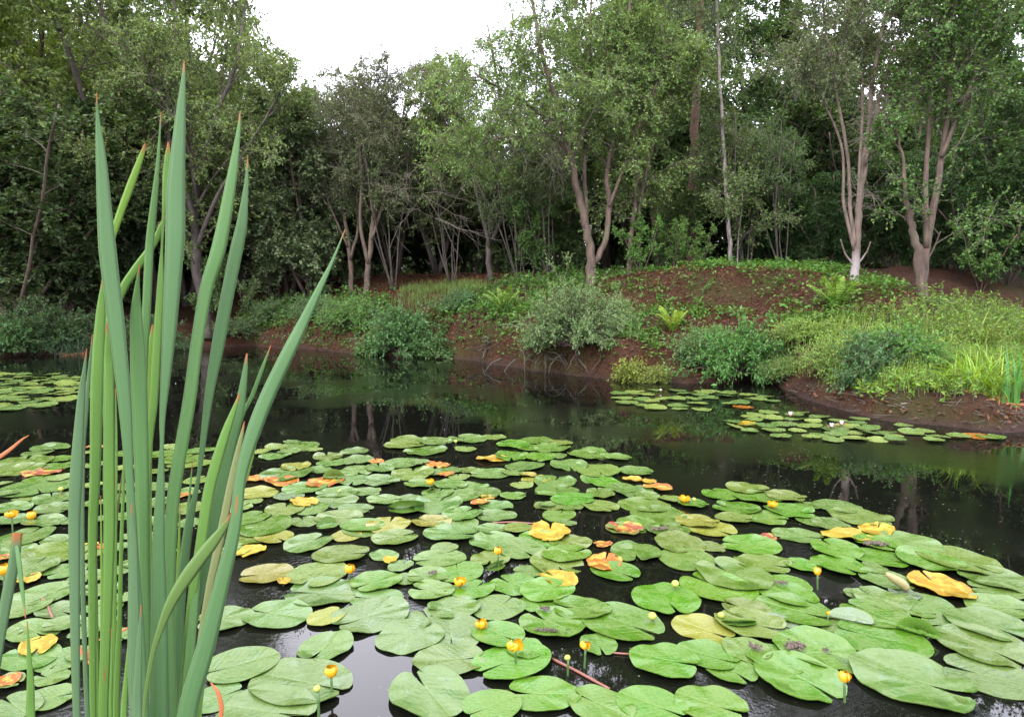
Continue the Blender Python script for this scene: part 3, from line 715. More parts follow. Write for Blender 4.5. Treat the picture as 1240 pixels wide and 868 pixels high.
# outside the frame, where the pond and the wood go on
for px, Y, H in [(-230, 18, 9), (-420, 15, 10), (-650, 13, 9), (1380, 15, 10), (1540, 13, 9), (1800, 11, 9)]:
    place_tree('alder_tree', px, Y, H, 'broad alder standing beyond the edge of the picture', group='alders beyond the picture')

mb = MB(); rg = np.random.default_rng(55)
n = 110000
X = rg.uniform(-62, 62, n); Yv = rg.uniform(40, 58, n)
pc = CX + F_PX * X / Yv
hmax = np.where((pc > 300) & (pc < 660), 9.0, 15.0) * (0.75 + 0.35 * np.sin(X * 0.7 + 0.6 * np.sin(Yv)) ** 2)
Z = 0.8 + (hmax + 0.8) * rg.random(n) ** 1.6
add_leaves(mb, np.stack([X, Yv, Z], 1), np.tile([[0, 0, -0.4]], (n, 1)), 0.5, 0.36, rg, 0, 0.3)
P2 = np.stack([rg.uniform(-55, 55, 45000), rg.uniform(36, 46, 45000), 0.6 + 3.8 * rg.random(45000) ** 1.3], 1); add_leaves(mb, P2, np.tile([[0, 0, -0.4]], (45000, 1)), 0.42, 0.34, rg, 0, 0.3)
for k in range(70):
    x = rg.uniform(-55, 55); y = rg.uniform(40, 54)
    mb.tube([(x, y, 1), (x + 0.2, y, 5), (x + rg.normal(0, 0.5), y, 10)], [0.22, 0.17, 0.08], 6, 1)
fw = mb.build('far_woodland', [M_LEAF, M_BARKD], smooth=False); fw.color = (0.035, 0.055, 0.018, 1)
tag(fw, 'dim mass of far woodland closing off the view between the trunks', 'woodland', kind='stuff')

# thin bare stems standing in front of the dark
for px, Y, H, lab in [
    (478, 21.6, 5.0, 'thin bare stems between the reddish many-stemmed sallow and the dead twigs'),
    (548, 21.8, 5.4, 'thin bare stems at the left of the bushy olive sallow'),
    (628, 20.2, 4.0, 'thin bare stems between the bushy olive sallow and the drooping sapling'),
    (668, 19.8, 4.6, 'thin bare stems in the dark left of the V-shaped tree'),
    (390, 22.6, 4.6, 'thin bare stems left of the forked thin sallow'),
    (335, 23.2, 4.4, 'thin bare stems in the shade right of the big dark sallow'),
    (902, 18.6, 4.4, 'thin bare stems right beside the birch'),
    (945, 18.2, 4.2, 'thin bare stems in the shade midway between birch and whitish trunk')]:
    place_tree('thicket_tree', px, Y, H, lab, 'tree', 'thin stems of the thicket', col=(0.075, 0.12, 0.04))
# leafy saplings
for px, Y, ty, lab, col in [
    (815, 18.0, 262, 'light green sapling spreading flat leaves in front of the red pine trunk', (0.10, 0.20, 0.045)),
    (845, 17.6, 268, 'light green sapling at the foot of the red pine trunk', (0.10, 0.19, 0.045)),
    (775, 17.0, 258, 'small sapling with bright leaves at the foot of the slim two-stemmed sallow', (0.11, 0.22, 0.045)),
    (640, 20.0, 235, 'drooping green sapling left of the V-shaped tree', (0.09, 0.18, 0.045)),
    (1185, 15.0, 262, 'bright sapling in the shade right of the maple', (0.10, 0.20, 0.045)),
    (300, 21.6, 335, 'thin pale sapling trailing leaves by the water behind the tall reed leaves', (0.12, 0.20, 0.07)),
    (262, 21.0, 300, 'pale creeper-like sapling beside the big dark sallow trunk', (0.12, 0.20, 0.06))]:
    X = (px - CX) / F_PX * Y
    place_tree('sapling', px, Y, top_h(ty, Y, tz(X, Y)), lab, 'sapling', 'saplings under the trees', col=col)

# ------------------------------------------------------------------ dead boughs hanging under the sallows
def dead_bough(x0, y0, Y, seed, lab, nn=5, L=2.6, down=-0.05, dirx=0.3):
    rg = np.random.default_rng(seed); p0 = at_Y(x0, y0, Y)
    mb = MB(); TA = []; TB = []
    for k in range(nn):
        d = unit(np.array([rg.normal(dirx, 0.5), rg.normal(-0.3, 0.4), rg.uniform(-0.9, 0.1)]))
        bp = walk(p0 + rg.normal(0, 0.05, 3), d, L * rg.uniform(0.6, 1.1), 9, rg, 0.2, down)
        mb.tube(bp, np.linspace(0.011, 0.004, 10), 4, 0)
        for j in range(12):
            q, tg = interp_poly(bp, rg.uniform(0.2, 1)); d2 = unit(tg + rg.normal(0, 0.6, 3))
            w2 = walk(q, d2, rg.uniform(0.3, 0.9), 4, rg, 0.3, -0.08)
            TA += list(w2[:-1]); TB += list(w2[1:])
    add_prisms(mb, np.array(TA), np.array(TB), 0.004, 0.003, 0)
    o = mb.build('dead_bough', M_DEAD, offset=p0, loc=p0)
    return tag(o, lab, 'dead branch', 'dead boughs hanging under the sallows')
dead_bough(515, 235, 20.2, 1, 'pale dead bough dangling twigs right of the reddish many-stemmed sallow')
dead_bough(505, 200, 20.6, 2, 'tangle of dead twigs high up beside the reddish many-stemmed sallow', 3, 1.5)
dead_bough(530, 265, 20.0, 3, 'dead bough sloping down to the bank below the bushy olive sallow', 4, 3.0, -0.02, 0.7)
dead_bough(640, 165, 16.6, 4, 'tangle of dead twigs under the left bough of the V-shaped tree', 6, 1.6)
dead_bough(668, 172, 16.8, 5, 'dead twigs dangling beside the V-shaped tree, close to its left fork', 5, 1.3)

# ------------------------------------------------------------------ bushes on the bank
def bush_mesh(seed, rx, ry, h, nsh, L, W, up=0.6, dens=22, arch=-0.10):
    dens = int(dens * 1.7)
    """shoots fanning out from the foot, leafy along most of their length"""
    rg = np.random.default_rng(seed); mb = MB(); st = MB(); LP = []; LD = []; TA = []; TB = []
    for k in range(nsh):
        az = rg.uniform(0, 2 * pi); el = np.arcsin(rg.uniform(0.02, 1.0))
        tgt = np.array([cos(az) * cos(el) * rx, sin(az) * cos(el) * ry, sin(el) * h]) * (rg.uniform(0.7, 1.05) if rg.random() > 0.16 else rg.uniform(1.1, 1.45))
        p = np.array([rg.normal(0, rx * 0.15), rg.normal(0, ry * 0.15), 0.02])
        c = (p + tgt) / 2 + np.array([0, 0, 0.22 * h])
        t = np.linspace(0, 1, 7)[:, None]
        bp = (1 - t) ** 2 * p + 2 * t * (1 - t) * c + t * t * tgt
        bp[1:] += rg.normal(0, 0.02, (6, 3))
        st.tube(bp, np.linspace(0.009, 0.003, 7), 3, 0, cap=False)
        for j in range(5):
            q, tg = interp_poly(bp, rg.uniform(0.35, 1.0)); d = unit(tg + rg.normal(0, 0.5, 3) + np.array([0, 0, 0.15]))
            ln = rg.uniform(0.10, 0.26)
            TA.append(q); TB.append(q + d * ln)
            u = rg.random((dens // 5, 1)); LP.append(q + d * ln * u); LD.append(np.tile(d, (dens // 5, 1)))
        u = rg.uniform(0.35, 1.03, dens // 2)
        for x in u:
            q, tg = interp_poly(bp, x); LP.append(q[None]); LD.append((tg + rg.normal(0, 0.7, 3))[None])
    add_prisms(st, np.array(TA), np.array(TB), 0.003, 0.002, 0)
    LP = np.concatenate(LP); LD = np.concatenate(LD)
    add_leaves(mb, LP + rg.normal(0, 0.012, LP.shape), LD + np.array([0, 0, -0.15]), L, W, rg, 0, up)
    return st.mesh('stem', M_BARK, smooth=False), mb.mesh('foliage', M_LEAF, smooth=False)
BUSH = {0: bush_mesh(31, 0.95, 0.8, 1.25, 210, 0.085, 0.042), 1: bush_mesh(32, 1.0, 0.8, 1.2, 240, 0.06, 0.024, 0.4, 30), 2: bush_mesh(33, 1.0, 0.8, 0.8, 190, 0.075, 0.034, 0.6),
        3: bush_mesh(34, 0.5, 0.4, 0.55, 70, 0.055, 0.035, 0.8), 4: bush_mesh(35, 0.8, 0.7, 0.6, 150, 0.045, 0.022, 0.6, 28)}
def bush(name, kind, px, py, Y, sc, col, lab, cat='bush', group=None, sy=None, sz=None):
    X = at_Y(px, py, Y)[0]
    r = thing(name, (X, Y, max(tz(X, Y), 0.0) - 0.03), lab, cat, group, rng.uniform(0, 6.28))
    r.scale = (sc, sy or sc, sz or sc)
    link('stem', BUSH[kind][0], r); f = link('foliage', BUSH[kind][1], r); f.color = (*[x * FOL for x in col], 1)
    return r
BG = 'bushes along the water edge'
bush('bush', 0, 489, 420, 17.3, 1.05, (0.072, 0.155, 0.05), 'dense dark green bush dipping its leaves in the water, left of centre', group=BG, sz=1.0)
bush('bush', 1, 697, 440, 13.4, 1.0, (0.125, 0.20, 0.075), 'large pale green willow bush on the undercut bank below the V-shaped tree', group=BG, sz=1.05)
bush('bush', 1, 745, 425, 14.0, 0.6, (0.16, 0.25, 0.09), 'feathery pale bush half hidden behind the large willow bush', group=BG)
bush('bush', 2, 893, 450, 12.35, 0.98, (0.075, 0.185, 0.042), 'bright dark-green bush at the water left of the mud inlet', group=BG, sz=1.15)
bush('bush', 2, 1085, 455, 10.0, 0.62, (0.085, 0.20, 0.04), 'glossy green bush at the middle of the right bank, left of the sedge', group=BG)
bush('bush', 4, 1007, 440, 10.5, 0.62, (0.17, 0.28, 0.055), 'light green mounded bush right of the mud inlet', group=BG, sz=0.85)
bush('bush', 3, 1050, 445, 9.7, 0.95, (0.055, 0.125, 0.042), 'small dark green upright bush between two light bushes on the right bank', group=BG, sz=1.25)
bush('bush', 3, 762, 452, 12.35, 0.72, (0.17, 0.22, 0.035), 'small yellow-green bush at the waterline right of the large willow bush', group=BG)
bush('bush', 3, 792, 456, 12.2, 0.55, (0.16, 0.21, 0.04), 'tiny yellow-green sprig at the waterline, rightmost of the yellow bushes', group=BG)
bush('bush', 4, 425, 385, 19.0, 1.2, (0.10, 0.215, 0.05), 'low bright green bush left of the dense dark bush', group=BG)
bush('bush', 4, 385, 378, 20.2, 1.1, (0.09, 0.17, 0.06), 'low green bush behind the tip of the long leaning reed leaf', group=BG)
bush('bush', 2, 560, 385, 18.0, 0.62, (0.085, 0.17, 0.065), 'round green bush just right of the dense dark bush', group=BG)
bush('bush', 0, 22, 425, 17.3, 0.9, (0.05, 0.11, 0.035), 'dark leafy bush at the left edge touching the water', group=BG, sz=0.8)
bush('bush', 2, 128, 400, 19.3, 0.9, (0.045, 0.08, 0.03), 'shaded bush behind the drooping sedge on the left shore', group=BG)
bush('bush', 2, 330, 380, 21.3, 0.8, (0.085, 0.15, 0.055), 'shaded green bush on the bank right of the big dark sallow', group=BG)

bush('bush', 4, 955, 425, 11.6, 0.55, (0.13, 0.22, 0.05), 'soft light green tuft of herbs above the mud inlet', group=BG, sz=0.6)
bush('bush', 4, 975, 408, 12.0, 0.8, (0.17, 0.28, 0.05), 'wide soft herb clump behind the light green mounded bush', group=BG, sz=0.6)
bush('bush', 4, 1120, 430, 10.4, 0.85, (0.16, 0.27, 0.045), 'light green herb clump right of the glossy bush', group=BG, sz=0.65)
bush('bush', 4, 1060, 415, 11.2, 0.8, (0.17, 0.28, 0.05), 'light herb clump behind the small blue-green bush', group=BG, sz=0.6)
bush('bush', 4, 655, 425, 14.0, 0.6, (0.10, 0.19, 0.055), 'low green clump at the left foot of the large willow bush', group=BG, sz=0.7)
bush('bush', 3, 840, 445, 12.5, 0.9, (0.09, 0.17, 0.055), 'small leafy bush leaning on the left of the bush by the mud inlet', group=BG)
bush('bush', 4, 860, 425, 13.0, 0.7, (0.10, 0.20, 0.05), 'low green clump behind the bush by the mud inlet', group=BG, sz=0.7)
bush('bush', 3, 530, 415, 16.9, 1.0, (0.085, 0.17, 0.05), 'small leafy bush leaning on the right of the dense dark bush', group=BG)
bush('bush', 3, 455, 415, 17.7, 1.1, (0.085, 0.18, 0.05), 'small leafy bush leaning on the left of the dense dark bush', group=BG)
bush('bush', 2, 178, 408, 18.8, 0.9, (0.045, 0.09, 0.03), 'dark bush hanging over the water behind the tall reed leaves', group=BG, sz=1.1)
bush('bush', 2, 75, 412, 18.3, 1.1, (0.04, 0.085, 0.028), 'dark bush behind the drooping sedge at the left, nearest the leftmost bush', group=BG, sz=1.1)
bush('bush', 4, 285, 405, 20.5, 0.9, (0.07, 0.13, 0.045), 'low shaded bush at the waterline right of the tall reed leaves', group=BG, sz=0.8)
# ------------------------------------------------------------------ herbs, brambles and grass on the bank (nobody could count them)
def in_poly(px, py, poly):
    c = np.zeros(px.shape, bool); n = len(poly)
    for i in range(n):
        (x0, y0), (x1, y1) = poly[i], poly[(i + 1) % n]
        if y0 == y1: continue
        c ^= ((y0 > py) != (y1 > py)) & (px < (x1 - x0) * (py - y0) / (y1 - y0) + x0)
    return c
def clump_noise(X, Y, f, ph): return np.sin(X * f + ph + 1.7 * np.sin(Y * f * 0.83 + ph)) * np.sin(Y * f * 1.13 - ph + 1.3 * np.sin(X * f * 0.7))
def scatter(poly, dens, rg, thr=-2, f=1.3, ph=0.0):
    """ground points of the stretch of bank whose foot lies inside this outline"""
    n = int(dens * 3.2 * 22 * 20)
    X = rg.uniform(-12, 10, n); Y = rg.uniform(6.5, 26.5, n); Z = terr(X, Y)
    x, y = proj(np.stack([X, Y, Z], 1))
    k = in_poly(x, y, poly) & (Z > 0.03) & (clump_noise(X, Y, f, ph) > thr)
    return np.stack([X[k], Y[k], Z[k]], 1)
def herbs(mb, P, rg, h0, h1, L, W, nl):
    """upright stalks with leaves in pairs"""
    n = len(P); h = rg.uniform(h0, h1, n)
    lean = rg.normal(0, 0.16, (n, 3)); lean[:, 2] = 1; top = P + unit(lean) * h[:, None]
    add_prisms(mb, P, top, 0.004, 0.002, 1)
    u = (rg.random((n, nl)) * 0.8 + 0.22)
    Q = P[:, None] + (top - P)[:, None] * u[..., None]
    az = rg.uniform(0, 2 * pi, (n, nl)); d = np.stack([np.cos(az), np.sin(az), 0.25 + 0 * az], -1)
    add_leaves(mb, Q.reshape(-1, 3), d.reshape(-1, 3), L, W, rg, 0, 1.2)
def low(mb, P, rg, r, L, W, nl, h=0.12):
    """low sprawling leaves of brambles and ivy"""
    n = len(P)
    Q = P[:, None] + rg.normal(0, 1, (n, nl, 3)) * np.array([r, r, h * 0.3]) + np.array([0, 0, h])
    az = rg.uniform(0, 2 * pi, (n, nl)); d = np.stack([np.cos(az), np.sin(az), 0.0 * az], -1)
    add_leaves(mb, Q.reshape(-1, 3), d.reshape(-1, 3), L, W, rg, 0, 1.6)
def grass(mb, P, rg, h0, h1, wdt, nb, spread=0.05):
    P = P[::2]
    n = len(P) * nb
    B = np.repeat(P, nb, 0) + rg.normal(0, 1, (n, 3)) * np.array([spread, spread, 0.0])
    h = rg.uniform(h0, h1, n)[:, None]; az = rg.uniform(0, 2 * pi, n)
    o = np.stack([np.cos(az), np.sin(az), 0 * az], 1); s = np.stack([-np.sin(az), np.cos(az), 0 * az], 1)
    bend = rg.uniform(0.1, 0.7, n)[:, None]; z = np.array([[0, 0, 1.0]])
    m1 = B + z * h * 0.5 + o * h * bend * 0.18; tip = B + z * h * (1 - 0.35 * bend) + o * h * bend * 0.7
    w1 = wdt * rg.uniform(0.7, 1.2, n)[:, None]
    v = np.stack([B - s * w1 * 0.5, B + s * w1 * 0.5, m1 + s * w1 * 0.45, m1 - s * w1 * 0.45, tip], 1)
    i = np.arange(n)[:, None] * 5; rn = rg.random(n)
    k = mb.n
    mb.add(v.reshape(-1, 3), i + np.array([[0, 1, 2, 3]]), i + np.array([[3, 2, 4]]), rnd=rn)
def stuff(mb, name, col, label, cat, mats):
    o = mb.build(name, mats, smooth=False); o.color = (*[x * 0.62 for x in col], 1)
    return tag(o, label, cat, kind='stuff')
HM = [M_HERB, M_TWIG]
rg = np.random.default_rng(77)
mb = MB()
herbs(mb, scatter([(285, 400), (300, 372), (420, 362), (470, 362), (470, 412), (380, 412), (320, 402)], 16, rg), rg, 0.15, 0.5, 0.10, 0.06, 9)
herbs(mb, scatter([(465, 380), (520, 372), (620, 362), (640, 405), (600, 412), (560, 405), (530, 412), (470, 410)], 14, rg, -0.5), rg, 0.12, 0.4, 0.10, 0.065, 8)
herbs(mb, scatter([(560, 360), (640, 338), (705, 332), (712, 350), (660, 372), (600, 385), (560, 380)], 14, rg, -0.35), rg, 0.10, 0.4, 0.09, 0.06, 7)
herbs(mb, scatter([(640, 415), (660, 385), (800, 384), (860, 392), (850, 415), (790, 425), (700, 425)], 8, rg, -0.2, 1.7, 0.7), rg, 0.10, 0.35, 0.08, 0.045, 9)
stuff(mb, 'nettle_bed', (0.095, 0.215, 0.038), 'bright green nettles and willowherb crowding the left half of the bank', 'nettles', HM)
mb = MB()
bank = [(560, 378), (700, 372), (800, 356), (850, 322), (900, 318), (1000, 322), (1070, 345), (1130, 370), (1160, 392), (1060, 392), (960, 398), (860, 386), (740, 384), (620, 392)]
low(mb, scatter(bank, 14, rg, 0.0, 1.5, 0.4), rg, 0.13, 0.085, 0.06, 10, 0.14)
low(mb, scatter([(900, 322), (1000, 322), (1090, 352), (1130, 372), (1050, 388), (960, 385), (900, 350)], 6, rg, -0.1, 1.9, 2.0), rg, 0.12, 0.085, 0.06, 9, 0.11)
low(mb, scatter([(500, 405), (640, 400), (720, 400), (850, 390), (860, 420), (780, 440), (640, 440), (520, 425)], 20, rg, -0.45, 2.1, 3.0), rg, 0.07, 0.07, 0.05, 7, 0.07)
low(mb, scatter([(280, 418), (300, 392), (440, 400), (440, 425)], 5, rg, 0.1, 2.1, 1.0), rg, 0.08, 0.08, 0.05, 7, 0.1)
low(mb, scatter([(630, 345), (760, 325), (860, 318), (880, 392), (760, 400), (640, 392)], 5, rg, -0.7, 2.7, 0.4), rg, 0.09, 0.075, 0.05, 7, 0.10)
herbs(mb, scatter([(630, 350), (760, 330), (860, 330), (880, 392), (760, 400), (640, 392)], 2.5, rg, -0.6, 1.9, 1.4), rg, 0.1, 0.3, 0.08, 0.045, 8)
stuff(mb, 'bramble_patch', (0.095, 0.21, 0.035), 'low brambles and ivy sprawling over the brown mound', 'brambles', HM)
mb = MB()
terrace = [(912, 452), (905, 400), (1000, 382), (1100, 380), (1160, 385), (1300, 385), (1300, 478), (1180, 486), (1120, 482), (1040, 478), (985, 470), (950, 456)]
herbs(mb, scatter(terrace, 24, rg, -0.7, 1.1, 5.0), rg, 0.10, 0.34, 0.055, 0.024, 11)
herbs(mb, scatter([(1080, 400), (1110, 376), (1240, 380), (1320, 380), (1320, 430), (1150, 430)], 24, rg), rg, 0.25, 0.55, 0.075, 0.03, 12)
herbs(mb, scatter([(1030, 482), (1050, 450), (1150, 450), (1150, 492), (1080, 490)], 26, rg), rg, 0.08, 0.22, 0.07, 0.045, 8)
stuff(mb, 'marsh_herbs', (0.165, 0.29, 0.042), 'light green marsh herbs thick on the right-hand terrace', 'herbs', HM)
mb = MB()
grass(mb, scatter([(470, 372), (490, 350), (540, 342), (590, 345), (590, 360), (540, 366), (500, 374)], 60, rg), rg, 0.12, 0.32, 0.007, 5)
grass(mb, scatter([(925, 440), (930, 396), (1000, 390), (1160, 392), (1300, 390), (1300, 470), (1100, 455), (980, 455)], 3, rg, 0.0, 1.6, 1.0), rg, 0.10, 0.32, 0.007, 5)
grass(mb, scatter([(970, 470), (1000, 462), (1100, 470), (1160, 480), (1100, 486), (1000, 478)], 30, rg, -0.2, 2.5, 1.0), rg, 0.05, 0.16, 0.006, 6)
stuff(mb, 'bank_grass', (0.13, 0.20, 0.045), 'pale thin grass on the crest and over the right-hand terrace', 'grass', M_GRASS)
mb = MB(); rt = np.random.default_rng(79)
grass(mb, scatter([(920, 450), (925, 400), (1000, 386), (1160, 388), (1300, 388), (1300, 480), (1160, 478), (1050, 470), (980, 460)], 42, rt, -0.6, 0.9, 1.0), rt, 0.16, 0.42, 0.007, 6, 0.08)
stuff(mb, 'terrace_grass', (0.19, 0.31, 0.05), 'light green fine grass standing among the herbs of the right-hand terrace', 'grass', M_GRASS)
# leaf litter and sticks lying on the bare soil
mb = MB()
P = scatter([(280, 425), (290, 340), (440, 330), (700, 325), (1000, 318), (1130, 360), (1000, 400), (900, 440), (960, 470), (1240, 500), (1240, 525), (960, 490), (850, 455), (640, 455), (520, 432), (380, 425)], 55, rg)
add_leaves(mb, P + [0, 0, 0.015], rg.normal(0, 1, P.shape) * [1, 1, 0.35], 0.075, 0.05, rg, 0, 1.6)
stuff(mb, 'leaf_litter', (0.15, 0.066, 0.036), 'reddish dead leaves littering the bare bank', 'leaf litter', HM)

mb = MB(); rs = np.random.default_rng(78)
P0 = scatter([(280, 440), (300, 405), (440, 412), (530, 425), (640, 446), (700, 458), (830, 470), (940, 470), (960, 480), (820, 476), (640, 466), (520, 444), (430, 432)], 40, rs, -0.4, 2.6, 0.5)
P0 = P0[P0[:, 2] < 0.3]; herbs(mb, P0, rs, 0.05, 0.2, 0.07, 0.04, 6)
stuff(mb, 'waterside_weeds', (0.10, 0.21, 0.045), 'small weeds rooted along the foot of the far bank', 'weeds', HM)
mb = MB()
P = scatter([(280, 435), (300, 395), (440, 400), (530, 405), (640, 420), (700, 440), (830, 455), (930, 455), (1010, 470), (1120, 485), (1260, 495), (1260, 530), (1000, 505), (940, 478), (820, 472), (640, 462), (520, 440), (430, 428)], 60, rs)
P = P[P[:, 2] < 0.42]
d = unit(rs.normal(0, 1, P.shape) * [1, 1, 0.18]); ln = rs.uniform(0.04, 0.22, (len(P), 1))
add_prisms(mb, P + [0, 0, 0.004], P + d * ln + [0, 0, 0.012], 0.004, 0.003, 1)
k = rs.random(len(P)) < 0.5
add_leaves(mb, P[k] + [0, 0, 0.012], d[k], 0.06, 0.035, rs, 0, 3.0)
stuff(mb, 'shore_debris', (0.085, 0.05, 0.035), 'twigs, rootlets and dead leaf scraps strewn along the muddy waterline', 'debris', HM)

# ------------------------------------------------------------------ ferns
def frond_mesh(seed, L):
    rg = np.random.default_rng(seed); mb = MB(); n = 11
    t = np.linspace(0, 1, n); sp = np.stack([L * t * 0.62, 0 * t, L * (1.05 * t - 0.42 * t ** 2.4)], 1)
    mb.tube(sp, np.linspace(0.006, 0.002, n), 4, 0)
    for i in range(1, 23):
        x = i / 23; q, tg = interp_poly(sp, x); w2 = L * 0.2 * sin(pi * min(1, x * 0.85 + 0.12)) ** 0.7 * (1 - x * 0.45)
        for s in (-1, 1):
            d = unit(np.array([0.35, s, -0.05])); k = np.array([1, 0, 0.2]) * L * 0.017
            mb.add([q - k, q + k, q + d * w2 * 0.6 + k * 0.9, q + d * w2 * 0.6 - k * 0.7, q + d * w2 + [0.01, 0, -0.02]], [[0, 1, 2, 3]], [[3, 2, 4]], rnd=rg.random())
    return mb.mesh('frond', M_HERB, smooth=False)
FROND = [frond_mesh(1, 0.6), frond_mesh(2, 0.6)]
def fern(px, py, Y, sc, n, col, lab):
    X = at_Y(px, py, Y)[0]
    r = thing('fern', (X, Y, tz(X, Y) - 0.02), lab, 'fern', 'ferns on the bank')
    for i in range(n):
        f = link('frond', FROND[i % 2], r); f.rotation_euler = (rng.uniform(-0.1, 0.1), rng.uniform(-0.35, 0.15), i * 2 * pi / n + rng.uniform(-0.25, 0.25))
        s = sc * rng.uniform(0.8, 1.1); f.scale = (s, s, s); f.color = (*[x * 0.62 for x in col], 1)
fern(815, 405, 13.6, 1.05, 9, (0.26, 0.38, 0.04), 'yellow-green fern on bare brown soil right of the large willow bush')
fern(612, 400, 16.2, 1.25, 9, (0.20, 0.33, 0.05), 'light green fern among nettles left of the large willow bush')
fern(1012, 372, 12.6, 1.2, 10, (0.19, 0.33, 0.05), 'large green fern on the mound just below the whitish trunk')
fern(985, 335, 15.0, 0.7, 8, (0.14, 0.25, 0.05), 'small fern near the top of the mound left of the whitish trunk')
fern(690, 372, 16.2, 0.8, 8, (0.12, 0.22, 0.05), 'fern in the greenery right behind the large willow bush')

# ------------------------------------------------------------------ sedge and iris tufts
def sedge_mesh(seed, n, L, wd, arch, base=0.12, sp=1.0):
    rg = np.random.default_rng(seed); mb = MB()
    for i in range(n):
        az = rg.uniform(0, 2 * pi); o = np.array([cos(az), sin(az), 0]); s = np.array([-sin(az), cos(az), 0])
        l = L * rg.uniform(0.5, 1.1); b = np.array([rg.normal(0, base), rg.normal(0, base), 0]); a = arch * rg.uniform(0.4, 1.3)
        m = 7; v = []; uv = []
        for j in range(m):
            t = j / (m - 1); r = l * (t * 0.25 * sp + a * t * t * 0.6); z = l * (t - a * 0.75 * t ** 2.4)
            c = b + o * r + np.array([0, 0, z]); w2 = wd * (1 - t ** 2.5) * 0.5 * rg.uniform(0.95, 1.05) + 0.0006
            v += [c - s * w2, c + np.array([0, 0, -w2 * 0.5]), c + s * w2]
        q = []
        for j in range(m - 1):
            for k in (0, 1): q.append([j * 3 + k, j * 3 + k + 1, j * 3 + k + 4, j * 3 + k + 3])
        mb.add(v, q, rnd=rg.random())
    return mb.mesh('leaf_sheaf', M_GRASS)
def dry_mesh(seed, n, L):
    rg = np.random.default_rng(seed); mb = MB()
    for i in range(n):
        az = rg.uniform(0, 2 * pi); d = unit(np.array([cos(az), sin(az), rg.uniform(-0.3, 0.7)]))
        p = walk(np.array([rg.normal(0, 0.1), rg.normal(0, 0.1), 0.06]), d, L * rg.uniform(0.5, 1.2), 5, rg, 0.2, -0.16)
        mb.tube(p, np.linspace(0.005, 0.002, 6), 3, 0, cap=False)
    return mb.mesh('withered_leaves', M_DRY, smooth=False)
M_DRY = plain('withered_leaf', (0.21, 0.085, 0.034), 0.7, 0.45, 12)
SEDGE = [sedge_mesh(61, 85, 0.8, 0.019, 0.75), sedge_mesh(62, 90, 1.15, 0.013, 1.15, 0.16), sedge_mesh(63, 22, 1.0, 0.042, 0.28, 0.07, 0.6)]
DRY = dry_mesh(64, 60, 0.32)
def tuft(name, kind, px, py, Y, sc, col, lab, dry=False):
    X = at_Y(px, py, Y)[0]
    r = thing(name, (X, Y, max(-0.02, tz(X, Y)) - 0.02), lab, 'sedge' if name == 'sedge_tuft' else 'iris', 'tufts of sedge and iris on the shore', rng.uniform(0, 6.28)); r.scale = (sc, sc, sc)
    f = link('leaf_sheaf', SEDGE[kind], r); f.color = (*[x * 0.62 for x in col], 1)
    if dry: link('withered_leaves', DRY, r)
YG = (0.21, 0.36, 0.035)
tuft('sedge_tuft', 0, 1168, 482, 8.75, 1.0, YG, 'yellow-green sedge tuft with rusty dead leaves, leftmost on the right shore', True)
tuft('sedge_tuft', 0, 1196, 486, 8.55, 0.95, YG, 'yellow-green sedge tuft with rusty dead leaves beside the tall iris', True)
tuft('sedge_tuft', 0, 1185, 470, 9.2, 0.95, (0.20, 0.32, 0.05), 'green sedge tuft standing behind the two rusty-based ones', False)
tuft('iris', 2, 1222, 495, 8.35, 0.82, (0.10, 0.26, 0.06), 'tall upright iris with flat green leaves at the right edge of the shore', True)
tuft('sedge_tuft', 1, 1240, 480, 8.9, 0.7, (0.16, 0.28, 0.05), 'arching sedge cut off by the right edge', True)
tuft('sedge_tuft', 0, 1130, 425, 10.6, 0.9, (0.20, 0.29, 0.06), 'loose pale sedge among the herbs right of the glossy bush')
tuft('sedge_tuft', 0, 1190, 410, 10.9, 1.15, (0.20, 0.28, 0.06), 'tall loose sedge with drooping tips above the right shore')
tuft('sedge_tuft', 1, 88, 424, 17.6, 0.95, (0.05, 0.105, 0.06), 'blue-green sedge drooping over the water on the left shore', True)
tuft('sedge_tuft', 1, 60, 420, 18.0, 0.8, (0.045, 0.095, 0.05), 'darker sedge behind the drooping blue-green one on the left shore')
tuft('sedge_tuft', 0, 225, 412, 20.0, 0.6, (0.06, 0.12, 0.07), 'small sedge at the foot of the big dark sallow')

# ------------------------------------------------------------------ roots laid bare under the bank, driftwood
M_ROOT = bark_mat('muddy_root', (0.008, 0.006, 0.004), (0.028, 0.019, 0.014), 20)
def roots(px, Y, n, seed, lab, L=0.8):
    rg = np.random.default_rng(seed); X = (px - CX) / F_PX * Y; mb = MB(); b = np.array([X, Y, 0.36])
    for i in range(n):
        d = unit(np.array([rg.normal(0, 1.1), -0.6, rg.uniform(-0.45, 0.0)]))
        p = walk(b + [rg.normal(0, 0.28), rg.uniform(0, 0.15), rg.uniform(-0.15, 0.18)], d, L * rg.uniform(0.5, 1.1), 7, rg, 0.28, -0.10)
        mb.tube(p, np.linspace(rg.uniform(0.010, 0.030), 0.004, 8), 5, 0)
    return tag(mb.build('root', M_ROOT, offset=b, loc=b), lab, 'root', 'bare roots at the undercut bank')
roots(665, 13.55, 9, 1, 'tangle of bare roots at the waterline left of the large willow bush')
roots(640, 14.0, 7, 2, 'bare roots on the eroded bank, leftmost of the root tangles', 0.7)
roots(715, 13.0, 5, 3, 'bare roots dangling under the large willow bush', 0.6)
roots(590, 15.6, 9, 4, 'thin roots hanging from the brown cutting below the fern', 0.6)
roots(845, 12.5, 8, 5, 'tangle of roots left of the bush by the mud inlet', 0.5)
